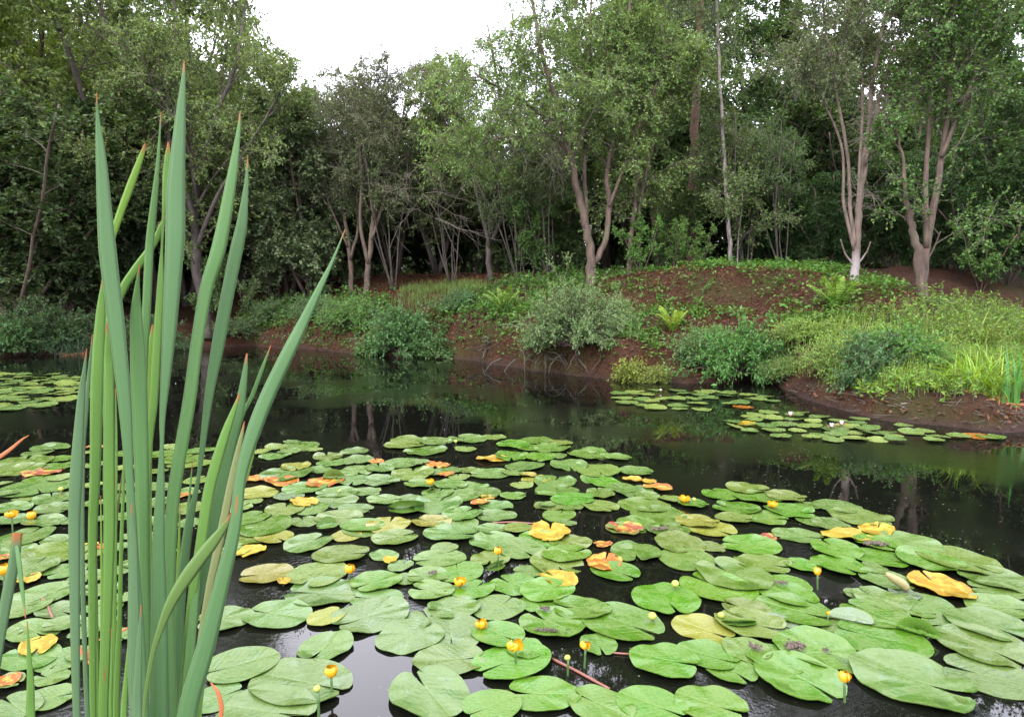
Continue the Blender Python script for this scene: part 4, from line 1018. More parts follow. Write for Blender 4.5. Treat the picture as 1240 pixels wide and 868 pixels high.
def stick(px, py, Y, ang, L, r, lab):
    p = at_Y(px, py, Y); p[2] = max(tz(p[0], Y), 0) + r; rg = np.random.default_rng(int(px))
    mb = MB(); q = walk(p, unit(np.array([cos(ang), sin(ang), 0.12])), L, 8, rg, 0.1, -0.01); mb.tube(q, np.linspace(r, r * 0.3, 9), 5, 0)
    tag(mb.build('fallen_branch', M_DEAD, offset=p, loc=p), lab, 'branch', 'fallen branches on the bank')
stick(830, 335, 15.6, 1.1, 1.4, 0.022, 'curved bare stick leaning on the mound below the pine trunk')
stick(1090, 505, 8.55, 0.2, 0.8, 0.012, 'thin stick on the muddy right-hand shore')
# ------------------------------------------------------------------ lily pads
def pad_mesh(seed, asp=0.84, wave=0.05, notch=0.5, curl=0.05, fold=None, ragged=0.0):
    """one floating leaf: a heart with its notch at -x, length about 1; fold = angle by which one half stands up"""
    rg = np.random.default_rng(seed); nA, nR = 48, 6
    p1, p2, p3 = rg.uniform(0, 6.28, 3); w0 = rg.uniform(0.03, 0.13)
    v = [[0.0, 0.0, 0.0]]; uv = [[0, 0, 0]]; c0 = -0.18
    v[0] = [c0 * 0.6, 0, 0.004]; uv[0] = [c0 * 0.6 * 2, 0, 0]
    for r in range(1, nR + 1):
        f = r / nR
        for k in range(nA):
            th = -pi + w0 + (2 * pi - 2 * w0) * k / (nA - 1)
            rad = 0.5 * (1 + 0.02 * sin(3 * th + p1) + 0.015 * sin(5 * th + p2) + ragged * rg.normal(0, 1) * (r == nR))
            back = max(0.0, (abs(th) - (pi - 0.75)) / 0.75)
            x = rad * cos(th) + 0.05 * back; y = rad * sin(th) * asp
            lob = 1 - 0.10 * max(0, (abs(th) - (pi - w0 - 0.22)) / 0.22) ** 2
            x *= lob
            y *= 1 + 0.12 * back * notch
            px_ = v[0][0] + (x - v[0][0]) * f; py_ = y * f
            z = wave * f ** 2.2 * (0.30 * sin(4 * th + p1) + 0.25 * sin(7 * th + p3) + 0.1 * sin(11 * th + p2)) * 0.5 + curl * f ** 4 * 0.25 * (1 + sin(2 * th + p2))
            z += 0.012 * abs(py_) * 2
            v.append([px_, py_, z]); uv.append([px_ * 2, py_ * 2, f])
    v = np.array(v); uv = np.array(uv)
    if fold is not None:
        s = v[:, 1] > 0; y = v[s, 1].copy(); x = v[s, 0]
        a = fold * np.clip(y / 0.08, 0, 1)
        v[s, 1] = y * np.cos(a); v[s, 2] += y * np.sin(a)
    mb = MB(); q = []; t = []
    for k in range(nA - 1): t.append([0, 1 + k, 2 + k])
    for r in range(nR - 1):
        for k in range(nA - 1):
            a = 1 + r * nA + k; q.append([a, a + nA, a + nA + 1, a + 1])
    nv = len(v); low = v - np.array([0, 0, 0.012]); e = []
    mb.add(v, q, t, uv=uv); 
    # the underside, joined to the rim, so the leaf has thickness
    rim = list(range(1 + (nR - 1) * nA, 1 + nR * nA))
    lv = v[rim] - np.array([0, 0, 0.010]); m = len(rim)
    mb.add(np.vstack([v[rim], lv, [v[0] - [0, 0, 0.03]]]), [[k, k + m, k + 1 + m, k + 1] for k in range(m - 1)], [[m + k + 1, m + k, 2 * m] for k in range(m - 1)],
           uv=np.vstack([uv[rim], uv[rim], uv[:1]]))
    return mb
PADS = [pad_mesh(s, rng.uniform(0.78, 0.92), rng.uniform(0.02, 0.09), 0.5, rng.uniform(0.0, 0.06)).mesh('pad', [M_PAD]) for s in range(200, 212)] + [pad_mesh(s, 0.86, 0.08, 0.5, 0.08, ragged=0.008).mesh('pad', [M_PAD]) for s in range(212, 217)]
FOLDED = [pad_mesh(230, 0.84, 0.04, fold=2.4).mesh('pad', [M_PAD]), pad_mesh(231, 0.84, 0.05, fold=1.5).mesh('pad', [M_PAD]), pad_mesh(232, 0.84, 0.05, fold=2.8).mesh('pad', [M_PAD])]
OLD = [pad_mesh(240 + i, 0.75, 0.12, 0.5, 0.10, ragged=0.05 if i == 0 else 0.015).mesh('pad', [M_OLDPAD]) for i in range(4)]
TONE = {'b': (0.072, 0.190, 0.010), 'g': (0.080, 0.165, 0.018), 'p': (0.092, 0.178, 0.036), 'o': (0.112, 0.178, 0.026), 'y': (0.20, 0.215, 0.024),
        'd': (0.080, 0.155, 0.024), 'w': (0.125, 0.185, 0.095), 'Y': (0.36, 0.235, 0.004), 'O': (0.34, 0.10, 0.004), 'R': (0.24, 0.038, 0.008)}
TNAME = {'b': 'bright green', 'g': 'green', 'p': 'pale green', 'o': 'olive', 'y': 'yellowish', 'd': 'dull green', 'w': 'greyish', 'Y': 'yellow', 'O': 'orange', 'R': 'red-brown'}
# (x, y, width in px, tone)   traced from the photograph, far rows first
PAD = """
354 536 20 p,335 542 26 p,362 541 42 g,380 546 20 p,350 548 26 p,317 549 26 g,333 553 34 p,430 547 32 p,397 554 34 o,403 561 36 p,433 558 36 p,
358 566 34 y,386 569 32 p,348 575 56 p,432 571 38 p,460 568 36 p,488 562 42 p,500 574 48 o,428 583 36 p,462 584 42 p,370 592 48 p,408 597 48 p,404 607 52 p,443 596 36 p,
311 599 48 y,306 609 24 o,350 602 36 w,466 606 40 p,493 605 34 p,288 616 32 o,345 617 44 o,378 616 38 p,431 617 40 p,411 628 54 o,368 632 34 g,300 629 50 g,318 637 70 g,440 638 50 g,470 637 46 y,
565 532 48 p,595 530 34 o,526 535 40 p,515 547 50 g,492 534 38 o,490 540 46 o,564 546 26 g,621 539 38 b,650 534 36 g,676 537 32 o,642 543 32 b,669 544 42 g,718 546 30 p,
620 554 38 b,655 555 36 b,672 552 28 g,713 552 48 g,748 555 32 p,635 566 46 p,689 564 42 p,724 571 50 o,621 574 28 g,594 575 48 p,566 570 32 o,542 571 32 p,522 574 26 g,556 578 26 p,
509 587 38 g,508 562 22 p,672 584 48 p,649 581 34 y,722 580 36 p,733 586 38 b,632 588 28 p,545 588 40 p,570 590 44 p,530 598 38 p,558 601 48 p,590 598 32 g,622 602 30 g,694 606 50 b,681 594 38 g,727 599 34 g,752 592 34 d,
530 612 56 p,508 608 34 p,600 613 40 p,668 613 40 o,690 614 32 g,727 614 42 o,560 624 46 p,601 625 46 p,677 624 40 g,687 634 22 o,661 614 20 o,522 633 46 y,556 636 46 p,596 642 38 p,628 641 34 o,
770 572 42 p,768 596 46 p,783 602 30 g,811 606 28 b,840 612 36 b,781 613 64 g,797 625 70 g,772 636 50 g,872 599 46 b,905 593 50 o,918 604 56 b,953 603 46 o,957 621 58 b,978 613 30 g,892 617 56 b,928 629 52 g,845 633 52 y,889 629 44 o,
987 632 44 g,1014 615 54 p,1043 628 72 o,1006 636 44 p,1098 660 76 d,1063 660 52 b,1012 667 56 b,1066 677 66 b,1016 687 62 b,1055 690 34 d,1160 680 86 o,1126 682 72 b,1205 702 80 d,1074 703 62 d,
546 648 62 p,597 657 54 p,538 665 30 p,532 678 60 p,652 655 46 b,690 658 48 o,631 667 58 p,594 677 42 o,687 673 56 b,674 683 60 o,641 692 38 g,746 694 56 b,555 694 54 b,518 700 48 g,573 716 50 b,623 709 56 b,664 718 62 b,522 718 52 g,549 738 60 p,604 736 58 p,652 731 42 b,703 740 66 b,
808 643 52 g,757 642 42 o,862 641 58 y,823 660 62 o,862 663 36 o,770 670 60 g,831 679 64 g,909 661 70 b,925 683 66 o,967 649 58 p,971 686 42 b,889 699 88 g,868 712 90 b,806 728 80 b,957 708 50 b,955 722 68 b,962 741 92 b,902 740 56 o,
1046 722 42 d,1066 728 62 d,1122 734 64 p,1206 716 62 d,1212 738 74 d,1095 719 34 w,1060 746 76 b,1115 744 34 b,1148 757 58 d,1196 760 84 d,
62 543 42 p,46 550 30 p,70 556 38 g,74 565 36 g,28 561 56 o,22 570 50 o,72 582 24 o,48 581 34 g,6 587 16 p,45 591 76 p,8 600 26 p,30 605 26 g,64 606 48 p,12 617 48 p,68 618 46 p,10 633 42 p,53 633 46 p,80 633 26 g,
108 550 18 g,150 550 30 g,198 550 38 g,222 556 44 g,230 562 48 o,242 546 34 p,212 543 26 p,112 565 26 p,150 570 28 o,185 573 30 o,190 590 40 p,150 590 30 g,240 583 30 o,225 597 34 p,110 590 26 p,145 606 40 p,188 610 40 p,225 616 36 o,112 612 30 g,150 626 38 p,232 634 34 p,125 630 26 p,190 632 34 p,
308 650 60 o,332 652 46 y,284 668 38 g,374 659 52 p,413 673 64 o,465 673 34 p,485 687 30 p,440 641 50 g,420 649 34 y,479 653 52 o,323 697 60 y,385 697 66 o,389 719 84 p,455 707 56 b,456 727 60 p,488 703 30 g,272 752 60 p,336 746 76 p,396 749 44 y,449 748 88 p,
30 651 58 p,66 672 66 o,36 690 56 p,78 692 42 p,22 668 40 p,55 720 64 p,26 736 60 p,70 655 36 p,108 672 34 o,105 700 42 p,122 716 42 p,146 690 32 p,142 664 28 p,150 728 28 g,126 736 42 p,190 652 34 p,162 650 26 p,196 672 32 p,165 682 32 g,70 740 46 p,190 700 34 p,
40 765 62 p,76 758 42 p,36 796 70 p,76 800 50 p,58 847 56 g,18 858 60 p,98 795 32 p,102 768 32 p,62 822 40 g,8 770 30 p,142 772 36 g,118 754 40 p,190 740 34 p,10 828 36 o,
292 808 78 p,262 846 60 p,394 785 60 p,365 829 116 p,324 866 110 p,497 772 74 p,520 842 98 p,522 752 64 p,546 768 74 p,545 801 82 p,604 772 62 b,636 789 44 b,620 803 92 b,668 758 74 b,725 782 42 b,754 756 92 b,656 842 84 b,595 860 66 b,727 856 76 b,852 763 74 y,806 803 84 b,857 795 76 b,885 812 62 b,905 790 56 g,940 800 70 b,790 857 86 b,862 857 84 b,968 823 100 b,910 758 82 o,988 790 92 b,1066 774 104 b,1107 826 134 d,1198 820 104 d,1190 785 96 d,1020 760 56 d,1026 806 50 g,945 757 40 w
"""
DYING = """
456 561 20 O,310 581 28 O,341 584 42 O,394 585 44 O,596 557 36 Y,582 610 24 O,592 603 18 Y,756 641 42 R,732 683 46 O,676 703 46 Y,766 582 24 Y,785 584 20 Y,797 593 36 O,928 653 28 R,1026 651 58 Y,1061 644 48 Y,1140 712 72 Y,304 669 32 Y,47 784 44 Y,222 601 18 O,53 573 42 R,
368 610 34 Y,525 563 22 O,537 566 18 O,36 704 24 Y,8 676 18 O,124 664 20 O,106 663 22 Y,79 601 12 O,104 543 14 O,12 826 28 O,344 707 18 Y,472 681 18 Y,640 577 20 y,540 576 20 O,730 660 22 O,122 543 10 O,666 647 50 Y
"""
def parse(s):
    out = []
    for e in s.replace('\n', '').split(','):
        e = e.split()
        if len(e) == 4: out.append((float(e[0]), float(e[1]), float(e[2]), e[3]))
    return out
LAND = []          # (x, y, phrase): what labels of plain pads refer to
def put_pad(me, x, y, wpx, tone, rot=None, z=None, tilt=0.02, name='lily_pad'):
    P = on_z(x, y, 0.0); dep = float((P - CAMP) @ FWD)
    D = wpx * (1.13 if x < 760 else 1.05) / F_PX * dep
    a = rng.uniform(0, 2 * pi) if rot is None else rot
    size = D / (abs(cos(a)) * 0.14 + 0.87)
    o = link(name, me)
    o.location = (P[0], P[1], rng.uniform(0.006, 0.020) if z is None else z)
    o.rotation_euler = (rng.normal(0, tilt), rng.normal(0, tilt), a)
    o.scale = (size, size, size * 0.9)
    c = 0.47 * np.array(TONE[tone]) * rng.uniform(0.86, 1.14) * (1 + rng.normal(0, 0.05, 3))
    o.color = (*np.clip(c, 0, 1), 1)
    return o, size
dl = {(666, 647): 'ragged bright yellow lily pad with a frilled edge in the middle of the raft', (756, 641): 'curled red and yellow lily pad right of the frilled yellow one',
      (732, 683): 'bright orange curled lily pad below the curled red one', (676, 703): 'torn yellow lily pad floating by open water in mid raft', (928, 653): 'small red-brown crumpled lily pad on the right half of the raft',
      (1026, 651): 'long orange-yellow lily pad near the right rim of the raft', (1061, 644): 'round yellow lily pad at the right rim beside the long orange one', (1140, 712): 'large two-toned yellow and red lily pad at the far right',
      (596, 557): 'yellow lily pad alone in open water at the far rim of the raft', (797, 593): 'brown-orange lily pad at the far rim right of two yellow ones', (766, 582): 'yellow lily pad at the far rim, left of a close pair', (785, 584): 'yellow lily pad squeezed between a yellow and a brown-orange one',
      (341, 584): 'flat orange lily pad right of the long leaning reed leaf', (310, 581): 'small orange lily pad right beside the long leaning reed leaf', (394, 585): 'orange lily pad under the leaf that stands upright', (53, 573): 'rusty red lily pad at the far left of the raft',
      (47, 784): 'bright yellow crumpled lily pad at the lower left', (304, 669): 'yellow lily pad sticking out from under a green one right of the reeds', (456, 561): 'small orange lily pad at the far rim left of centre', (368, 610): 'lily pad with a yellow patch right of the reeds'}
items = [(x, y, w_, t, 0) for x, y, w_, t in parse(PAD)] + [(x, y, w_, t, 1) for x, y, w_, t in parse(DYING)]
PADOBJ = []; SMALL = []; NAMED_KEYS = {(354, 536)}
zl = {}
for k, (x, y, w_, t, old) in enumerate(sorted(items, key=lambda e: (e[1]))):
    if not old and w_ <= 28 and (x, y) not in NAMED_KEYS: SMALL.append((*on_z(x, y)[:2], w_ * 1.08 / F_PX * float((on_z(x, y) - CAMP) @ FWD), x, y)); continue
    zz = 0.004 + 0.0016 * (k % 9) + (0.004 if t in 'b' else 0) + (0.005 if old else 0)
    rot = None if x < 700 or old else rng.normal(-0.9, 0.35) + (pi if rng.random() < 0.6 else 0)
    o, sz = put_pad(OLD[0] if (x, y) == (666, 647) else (OLD[1 + k % 3] if old else PADS[k % len(PADS)]), x, y, w_, t, rot, zz)
    PADOBJ.append([o, x, y, w_, t, old])
    if old and (x, y) in dl: tag(o, dl[(x, y)], 'lily pad', 'yellow water lily pads'); LAND.append((x, y, 'the ' + {'Y': 'yellow', 'O': 'orange', 'R': 'red'}[t] + ' pad' if 0 else None))
# folded and upright leaves
for i, (x, y, w_, t, m, rot, lab) in enumerate([
    (490, 618, 44, 'b', 0, 0.5, 'bright green lily pad folded in half, with its point to the left of centre'),
    (596, 690, 30, 'b', 0, 0.9, 'bright green folded lily pad below the yellow flower in the middle'),
    (405, 582, 26, 'g', 1, 3.1, 'green lily pad standing upright like a dome on an orange pad'),
    (1030, 756, 52, 'w', 2, 2.6, 'grey-green lily pad folded over to show its pale back'),
    (1112, 772, 46, 'b', 1, 2.5, 'bright green lily pad half of which stands up steeply at the lower right'),
    (520, 596, 16, 'g', 0, 1.2, 'small folded lily pad under the yellow flower at far left of centre'),
    (892, 756, 44, 'b', 2, 0.0, 'lily pad doubled under so a bright green pouch shows, right of centre'),
    (660, 600, 26, 'b', 1, 0.2, 'half sunken lily pad standing on edge in the dark gap at mid raft'),
    (395, 640, 24, 'g', 1, 0.7, 'small folded lily pad with a raised corner right of the reeds')]):
    o, sz = put_pad(FOLDED[m], x, y, w_, t, rot, 0.02, 0.04); tag(o, lab, 'lily pad', 'yellow water lily pads')

# ------------------------------------------------------------------ yellow water-lily flowers
def sepal_mesh():
    mb = MB(); v = []; n, m = 7, 5
    for i in range(n):
        t = i / (n - 1); r = 0.25 + 0.77 * sin(pi * min(1, 0.08 + 0.75 * t)) ** 0.7; z = t * 1.7; w_ = 0.85 * sin(pi * (0.15 + 0.70 * t)) ** 0.6
        for j in range(m):
            a = (j / (m - 1) - 0.5) * 2 * w_; v.append([r * cos(a), r * sin(a), z])
    q = [[i * m + j, i * m + j + 1, (i + 1) * m + j + 1, (i + 1) * m + j] for i in range(n - 1) for j in range(m - 1)]
    mb.add(v, q); me = mb.mesh('sepal', M_YELLOW); return me
SEP = sepal_mesh()
mb = MB(); mb.tube([(0, 0, 0.2), (0, 0, 0.8), (0, 0, 1.05), (0, 0, 1.1)], [0.35, 0.5, 0.62, 0.2], 12); DISC = mb.mesh('stigma_disc', M_DISC)
mb = MB(); mb.tube([(0, 0, -0.05), (0, 0, 0.25), (0, 0, 0.8), (0, 0, 1.3), (0, 0, 1.62), (0, 0, 1.75)], [0.3, 0.75, 1.0, 0.85, 0.45, 0.08], 12); BUD = mb.mesh('bud', M_YGREEN)
SOL = None
def flower(x, y, wpx, hgt, kind, lab, lean=0.25, leand=None):
    """x, y: middle of the flower in the photo; hgt: height of the flower above the water"""
    P = on_z(x, y, hgt); dep = float((P - CAMP) @ FWD); r = wpx * 0.88 / F_PX * dep * 0.5
    base = np.array([P[0], P[1], 0.0]); la = rng.uniform(0, 6.28) if leand is None else leand
    root = thing('yellow_water_lily', base, lab, 'flower', 'yellow water lily flowers')
    top = np.array([0, 0, hgt - r * 0.75]); foot = np.array([cos(la) * lean * hgt * 0.5, sin(la) * lean * hgt * 0.5, -0.12])
    m = MB(); pts, rad = smooth_poly([foot, foot * 0.4 + top * 0.35, top + [0, 0, 0.2 * r]], [0.0055, 0.005, 0.005], 8)
    m.tube(pts, rad, 7); m.build('stalk', M_STALK, root)
    rot = (rng.normal(0, 0.25), rng.normal(0, 0.25), rng.uniform(0, 6.28))
    if kind == 'bud':
        b = link('bud', BUD, root); b.location = top; b.scale = (r, r, r * 0.95); b.rotation_euler = rot
    else:
        hd = link('stigma_disc', DISC, root); hd.location = top; hd.scale = (r, r, r); hd.rotation_euler = rot
        for i in range(5):
            s = link('sepal', SEP, root); s.location = top
            k = r * rng.uniform(0.94, 1.04); s.scale = (k, k, k); s.rotation_euler = (rot[0], rot[1], rot[2] + i * 2 * pi / 5)
FL = [
    (14, 622, 12, .12, 'f', 'yellow flower on a tall stalk, leftmost behind the cut reed'), (38, 624, 12, .04, 'f', 'low yellow flower close to the right of the leftmost stalked one'),
    (74, 592, 7, .06, 'bud', 'small green bud just left of the reed clump'), (4, 690, 16, .10, 'f', 'yellow flower half cut off by the left edge behind the cut reed'),
    (424, 689, 13, .06, 'f', 'yellow flower alone on dark water right of the yellowish double pad'), (401, 813, 17, .10, 'f', 'big yellow flower lying over the large pale pad at bottom'),
    (385, 833, 11, .16, 'bud', 'round yellow-green bud on a thick stalk near the bottom edge'), (521, 583, 9, .07, 'f', 'small yellow flower in the far rows left of centre'),
    (603, 667, 11, .12, 'f', 'yellow flower above the folded bright pad in the middle'), (557, 704, 13, .05, 'f', 'yellow flower resting between two lime pads in the middle'),
    (583, 755, 13, .04, 'f', 'opened greenish-yellow flower seen from above at lower middle'), (624, 781, 16, .10, 'f', 'yellow flower on a green pad left of the red stem'),
    (709, 781, 12, .10, 'f', 'yellow flower on a stalk beside the small bright pad'), (688, 796, 9, .08, 'bud', 'green bud on a thin stalk above the red stem'),
    (829, 603, 11, .05, 'f', 'yellow flower at the far rim right of the brown-orange pad'), (840, 604, 6, .03, 'bud', 'tiny green bud touching the yellow flower at the far rim'),
    (936, 610, 10, .06, 'f', 'yellow flower on the far right rows by a bright green pad'), (990, 692, 12, .10, 'f', 'yellow flower standing on dark water at right of centre'),
    (818, 706, 11, .05, 'bud', 'half-open green and yellow bud in open water right of centre'), (791, 745, 12, .04, 'bud', 'greenish bud below the long bright pad right of centre'),
    (873, 745, 10, .04, 'bud', 'yellow-green bud beside the pad doubled into a pouch'), (1023, 820, 16, .10, 'f', 'yellow flower on dark water at the bottom right'),
    (1003, 742, 6, .04, 'f', 'tiny yellow flower left of the grey folded pad'), (412, 594, 5, .03, 'bud', 'tiny bud among the far rows right of the reeds'), (552, 534, 5, .03, 'bud', 'tiny bud between the two farthest pads')]
for f_ in FL: flower(*f_)
LM = [(14, 622, 'the leftmost stalked flower'), (424, 689, 'the lone flower on dark water'), (401, 813, 'the big flower at bottom'), (521, 583, 'the small far flower'),
      (603, 667, 'the flower with folded pad'), (557, 704, 'the flower between lime pads'), (583, 755, 'the greenish open flower'), (624, 781, 'the flower left of red stem'),
      (709, 781, 'the flower by red stem'), (829, 603, 'the far rim flower'), (936, 610, 'the far right flower'), (990, 692, 'the flower right of centre'), (818, 706, 'the half-open bud'),
      (1023, 820, 'the bottom right flower'), (666, 647, 'the frilled yellow pad'), (756, 641, 'the curled red pad'), (732, 683, 'the curled orange pad'), (676, 703, 'the torn yellow pad'),
      (928, 653, 'the crumpled red pad'), (1026, 651, 'the long orange pad'), (1140, 712, 'the two-toned pad'), (596, 557, 'the lone yellow pad'), (341, 584, 'the flat orange pad'),
      (53, 573, 'the rusty red pad'), (47, 784, 'the crumpled yellow pad'), (405, 575, 'the upright dome leaf'), (490, 618, 'the folded pad left of centre'), (1030, 756, 'the grey folded pad'),
      (1112, 772, 'the half-raised pad'), (456, 561, 'the small far orange pad'), (797, 593, 'the brown-orange pad'), (304, 669, 'the jutting yellow pad'), (968, 790, 'the pad with brown debris'),
      (668, 758, 'the pad with the catkin'), (385, 833, 'the round bottom bud'), (150, 620, 'the reed clump foot')]
NAMED = {(394, 785): 'pale heart-shaped lily pad alone on sky-bright water at the lower left', (668, 758): 'bright green cupped lily pad carrying a dark grey catkin', (365, 829): 'large pale lily pad under the big yellow flower at the bottom',
         (1107, 826): 'long dull green lily pad, largest at the bottom right', (656, 842): 'bright heart-shaped lily pad with a deep notch at the bottom middle', (520, 842): 'large pale lily pad beside sky-bright water at the bottom',
         (725, 782): 'small bright green lily pad beside the stalked flower by the red stem', (988, 790): 'bright green lily pad with brown debris on it at lower right', (430, 547): 'small pale lily pad alone on black water at the far rim',
         (748, 555): 'small lily pad ending the far rim of the raft on the right', (806, 728): 'long bright green lily pad alone on dark water right of centre', (754, 756): 'big glossy bright lily pad right of the catkin pad'}
seen = {}
for e in sorted([e for e in PADOBJ if 'label' not in e[0]], key=lambda e: -e[3]):
    o, x, y, w_, t, old = e
    if (x, y) in NAMED: lab = NAMED[(x, y)]
    else:
        ds = sorted((((x - a) / 1.0) ** 2 + ((y - b) * 1.6) ** 2, a, b, ph) for a, b, ph in LM if (a, b) != (x, y))
        ok = None
        for d2, a, b, ph in ds[:5]:
            dx, dy = x - a, (y - b) * 1.6
            dr = ('right of' if dx > 0 else 'left of') if abs(dx) > abs(dy) * 1.6 else (('in front of' if dy > 0 else 'beyond') if abs(dy) > abs(dx) * 1.6 else ('in front and ' if dy > 0 else 'beyond and ') + ('right of' if dx > 0 else 'left of'))
            rel = w_ / max(20, (y - 500) * 0.30)
            sz = 'small' if rel < 0.75 else ('large' if rel > 1.25 else '')
            base = f"{sz} {TNAME[t]} lily pad {dr} {ph}".strip()
            if base not in seen: ok = base; break
        if ok is None:
            d2, a, b, ph = ds[0]; i = seen[base] if base in seen else 1
            seen[base] = i + 1; ok = base.replace('lily pad', '%s lily pad' % ['next', 'third', 'fourth', 'fifth', 'sixth'][min(i - 1, 4)], 1)
        seen.setdefault(ok, 1); lab = ok
    tag(o, lab, 'lily pad', 'yellow water lily pads')

# ------------------------------------------------------------------ the two farther patches of pads, white lilies
ROUND = [pad_mesh(s, 0.95, 0.04, 0.4, 0.03).mesh('pad', [M_PAD]) for s in range(260, 266)]
rgp = np.random.default_rng(91)
def dart(poly, n, wlo, whi, k=0.62):
    pts = []; tries = 0
    xs = [p[0] for p in poly]; ys = [p[1] for p in poly]
    while len(pts) < n and tries < 30000:
        tries += 1
        x = rgp.uniform(min(xs), max(xs)); y = rgp.uniform(min(ys), max(ys))
        if not in_poly(np.array([x]), np.array([y]), poly)[0]: continue
        P = on_z(x, y); D = rgp.uniform(wlo, whi)
        if all((P[0] - q[0]) ** 2 + (P[1] - q[1]) ** 2 > (k * (D + q[2])/1.3) ** 2 for q in pts): pts.append((P[0], P[1], D, x, y))
    return pts
def far_pad(q, lab, grp, tone=None):
    o = link('lily_pad', ROUND[rgp.integers(6)]); o.location = (q[0], q[1], rgp.uniform(0.004, 0.02)); o.rotation_euler = (rgp.normal(0, .02), rgp.normal(0, .02), rgp.uniform(0, 6.28))
    o.scale = (q[2], q[2], q[2] * 0.8); t = tone or rgp.choice(list('ppgooy'), p=[.2, .2, .2, .15, .15, .1]); c = 0.5 * np.array(TONE[t]) * rgp.uniform(0.85, 1.1); o.color = (*c, 1)
    tag(o, lab, 'lily pad', grp)
RP = dart([(735, 474), (760, 471), (870, 473), (935, 480), (940, 486), (880, 492), (862, 496), (800, 497), (735, 488)], 34, 0.22, 0.36, 0.5)
RP2 = dart([(880, 512), (900, 502), (960, 496), (1030, 506), (1100, 517), (1165, 530), (1140, 536), (1060, 538), (960, 532), (885, 520)], 44, 0.20, 0.32, 0.5)
for x, y, t, lab in [(905, 513, 'Y', 'yellow lily pad at the left end of the patch with white flowers'), (1180, 529, 'O', 'orange lily pad at the right tip of the patch with white flowers'), (1200, 530, 'g', 'last green lily pad right of the orange one near the right shore'),
                     (900, 493, 'O', 'small rusty lily pad between the two right-hand patches')]:
    P = on_z(x, y); far_pad((P[0], P[1], 0.3), lab, 'pads of the patch with white flowers', t)
mb = MB(); base = pad_mesh(270, 0.95, 0.05, 0.4, 0.05); BV = np.concatenate(base.v); BUV = np.concatenate(base.uv); BQ = np.concatenate([a for a, _, _ in base.q]); BT = np.concatenate([a for a, _, _ in base.t])
for q in dart([(-60, 452), (30, 451), (60, 452), (85, 456), (118, 460), (118, 483), (60, 486), (-60, 488)], 95, 0.24, 0.4, 0.42) + dart([(-60, 489), (40, 487), (80, 490), (40, 494), (-20, 500), (-60, 500)], 16, 0.25, 0.4, 0.45) + RP + RP2 + SMALL:
    a = rgp.uniform(0, 6.28); c, s = cos(a), sin(a); v = BV * [q[2], q[2], q[2] * 0.8]
    v = np.stack([v[:, 0] * c - v[:, 1] * s + q[0], v[:, 0] * s + v[:, 1] * c + q[1], v[:, 2] + rgp.uniform(0.004, 0.03) + v[:, 1] * rgp.normal(0, 0.06)], 1)
    mb.add(v, BQ, BT, uv=BUV, rnd=rgp.random())
o = mb.build('distant_lily_pads', M_PAD); o.color = (0.062, 0.10, 0.022, 1); tag(o, 'small lily pads of the far patches and the gaps of the near raft', 'lily pads', kind='stuff')
def petal(L, W, up):
    mb = MB(); v = []
    for i in range(6):
        t = i / 5; w_ = W * sin(pi * (0.08 + 0.9 * t)) * 0.5
        v += [[L * t * cos(up) , -w_, L * (t * sin(up) + 0.15 * t * t)], [L * t * cos(up), 0, L * (t * sin(up) + 0.15 * t * t) - W * 0.12], [L * t * cos(up), w_, L * (t * sin(up) + 0.15 * t * t)]]
    mb.add(v, [[i * 3 + j, i * 3 + j + 1, i * 3 + j + 4, i * 3 + j + 3] for i in range(5) for j in (0, 1)]); return mb
PW = petal(0.085, 0.04, 0.9).mesh('petal', M_WHITE); PP = petal(0.09, 0.045, 0.45).mesh('sepal', M_PINK)
for x, y, lab in [(957, 503, 'white water lily alone above the patch, left of the pair'), (1007, 517, 'white water lily, left one of the close pair'), (1019, 514, 'white water lily, right one of the close pair'), (800, 473, 'tiny white water lily in the patch below the yellow-green bush')]:
    P = on_z(x, y, 0.03); r = thing('white_water_lily', (P[0], P[1], 0.02), lab, 'flower', 'white water lilies')
    for i in range(5): s = link('sepal', PP, r); s.rotation_euler = (0, 0, i * 2 * pi / 5)
    for k in range(2):
        for i in range(7): s = link('petal', PW, r); s.rotation_euler = (0, -0.15 - 0.3 * k, (i + 0.5 * k) * 2 * pi / 7); s.scale = (1 - 0.2 * k,) * 3
    r.scale = (0.45,) * 3 if x == 800 else (0.68,) * 3

# ------------------------------------------------------------------ small things lying on the pads and in the water
def blob(name, x, y, z, lx, ly, lz, mat, lab, cat, seed, rot=0.0, n=26, grp=None):
    """a rough crumb of dead stuff: many small overlapping scales"""
    rg = np.random.default_rng(seed); mb = MB(); P = on_z(x, y, z)
    for i in range(n):
        c = rg.normal(0, 1, 3) * np.array([lx, ly, lz]) * 0.4; c[2] = abs(c[2]); r = rg.uniform(0.18, 0.34) * min(lx, ly)
        d = unit(rg.normal(0, 1, 3)); mb.tube([c - d * r, c - d * r * 0.5, c + d * r * 0.4, c + d * r], [r * .25, r * .8, r * .7, r * .15], 5)
    o = mb.build(name, mat, loc=P); o.rotation_euler = (0, 0, rot); return tag(o, lab, cat, grp)
blob('catkin', 663, 763, 0.03, 0.10, 0.018, 0.012, M_DEBRIS, 'dark grey fallen catkin lying on the cupped bright pad', 'catkin', 1, -0.1, 60)
blob('debris', 962, 783, 0.035, 0.05, 0.035, 0.02, M_DEBRIS, 'brown clot of dead matter on the bright pad at lower right', 'debris', 2, n=40, grp='crumbs of dead matter on the pads')
blob('debris', 1000, 787, 0.035, 0.02, 0.015, 0.01, M_DEBRIS, 'small brown crumb right of the brown clot at lower right', 'debris', 3, grp='crumbs of dead matter on the pads')
blob('debris', 915, 783, 0.03, 0.03, 0.025, 0.012, M_DEBRIS, 'grey crumb left of the brown clot at lower right', 'debris', 4, grp='crumbs of dead matter on the pads')
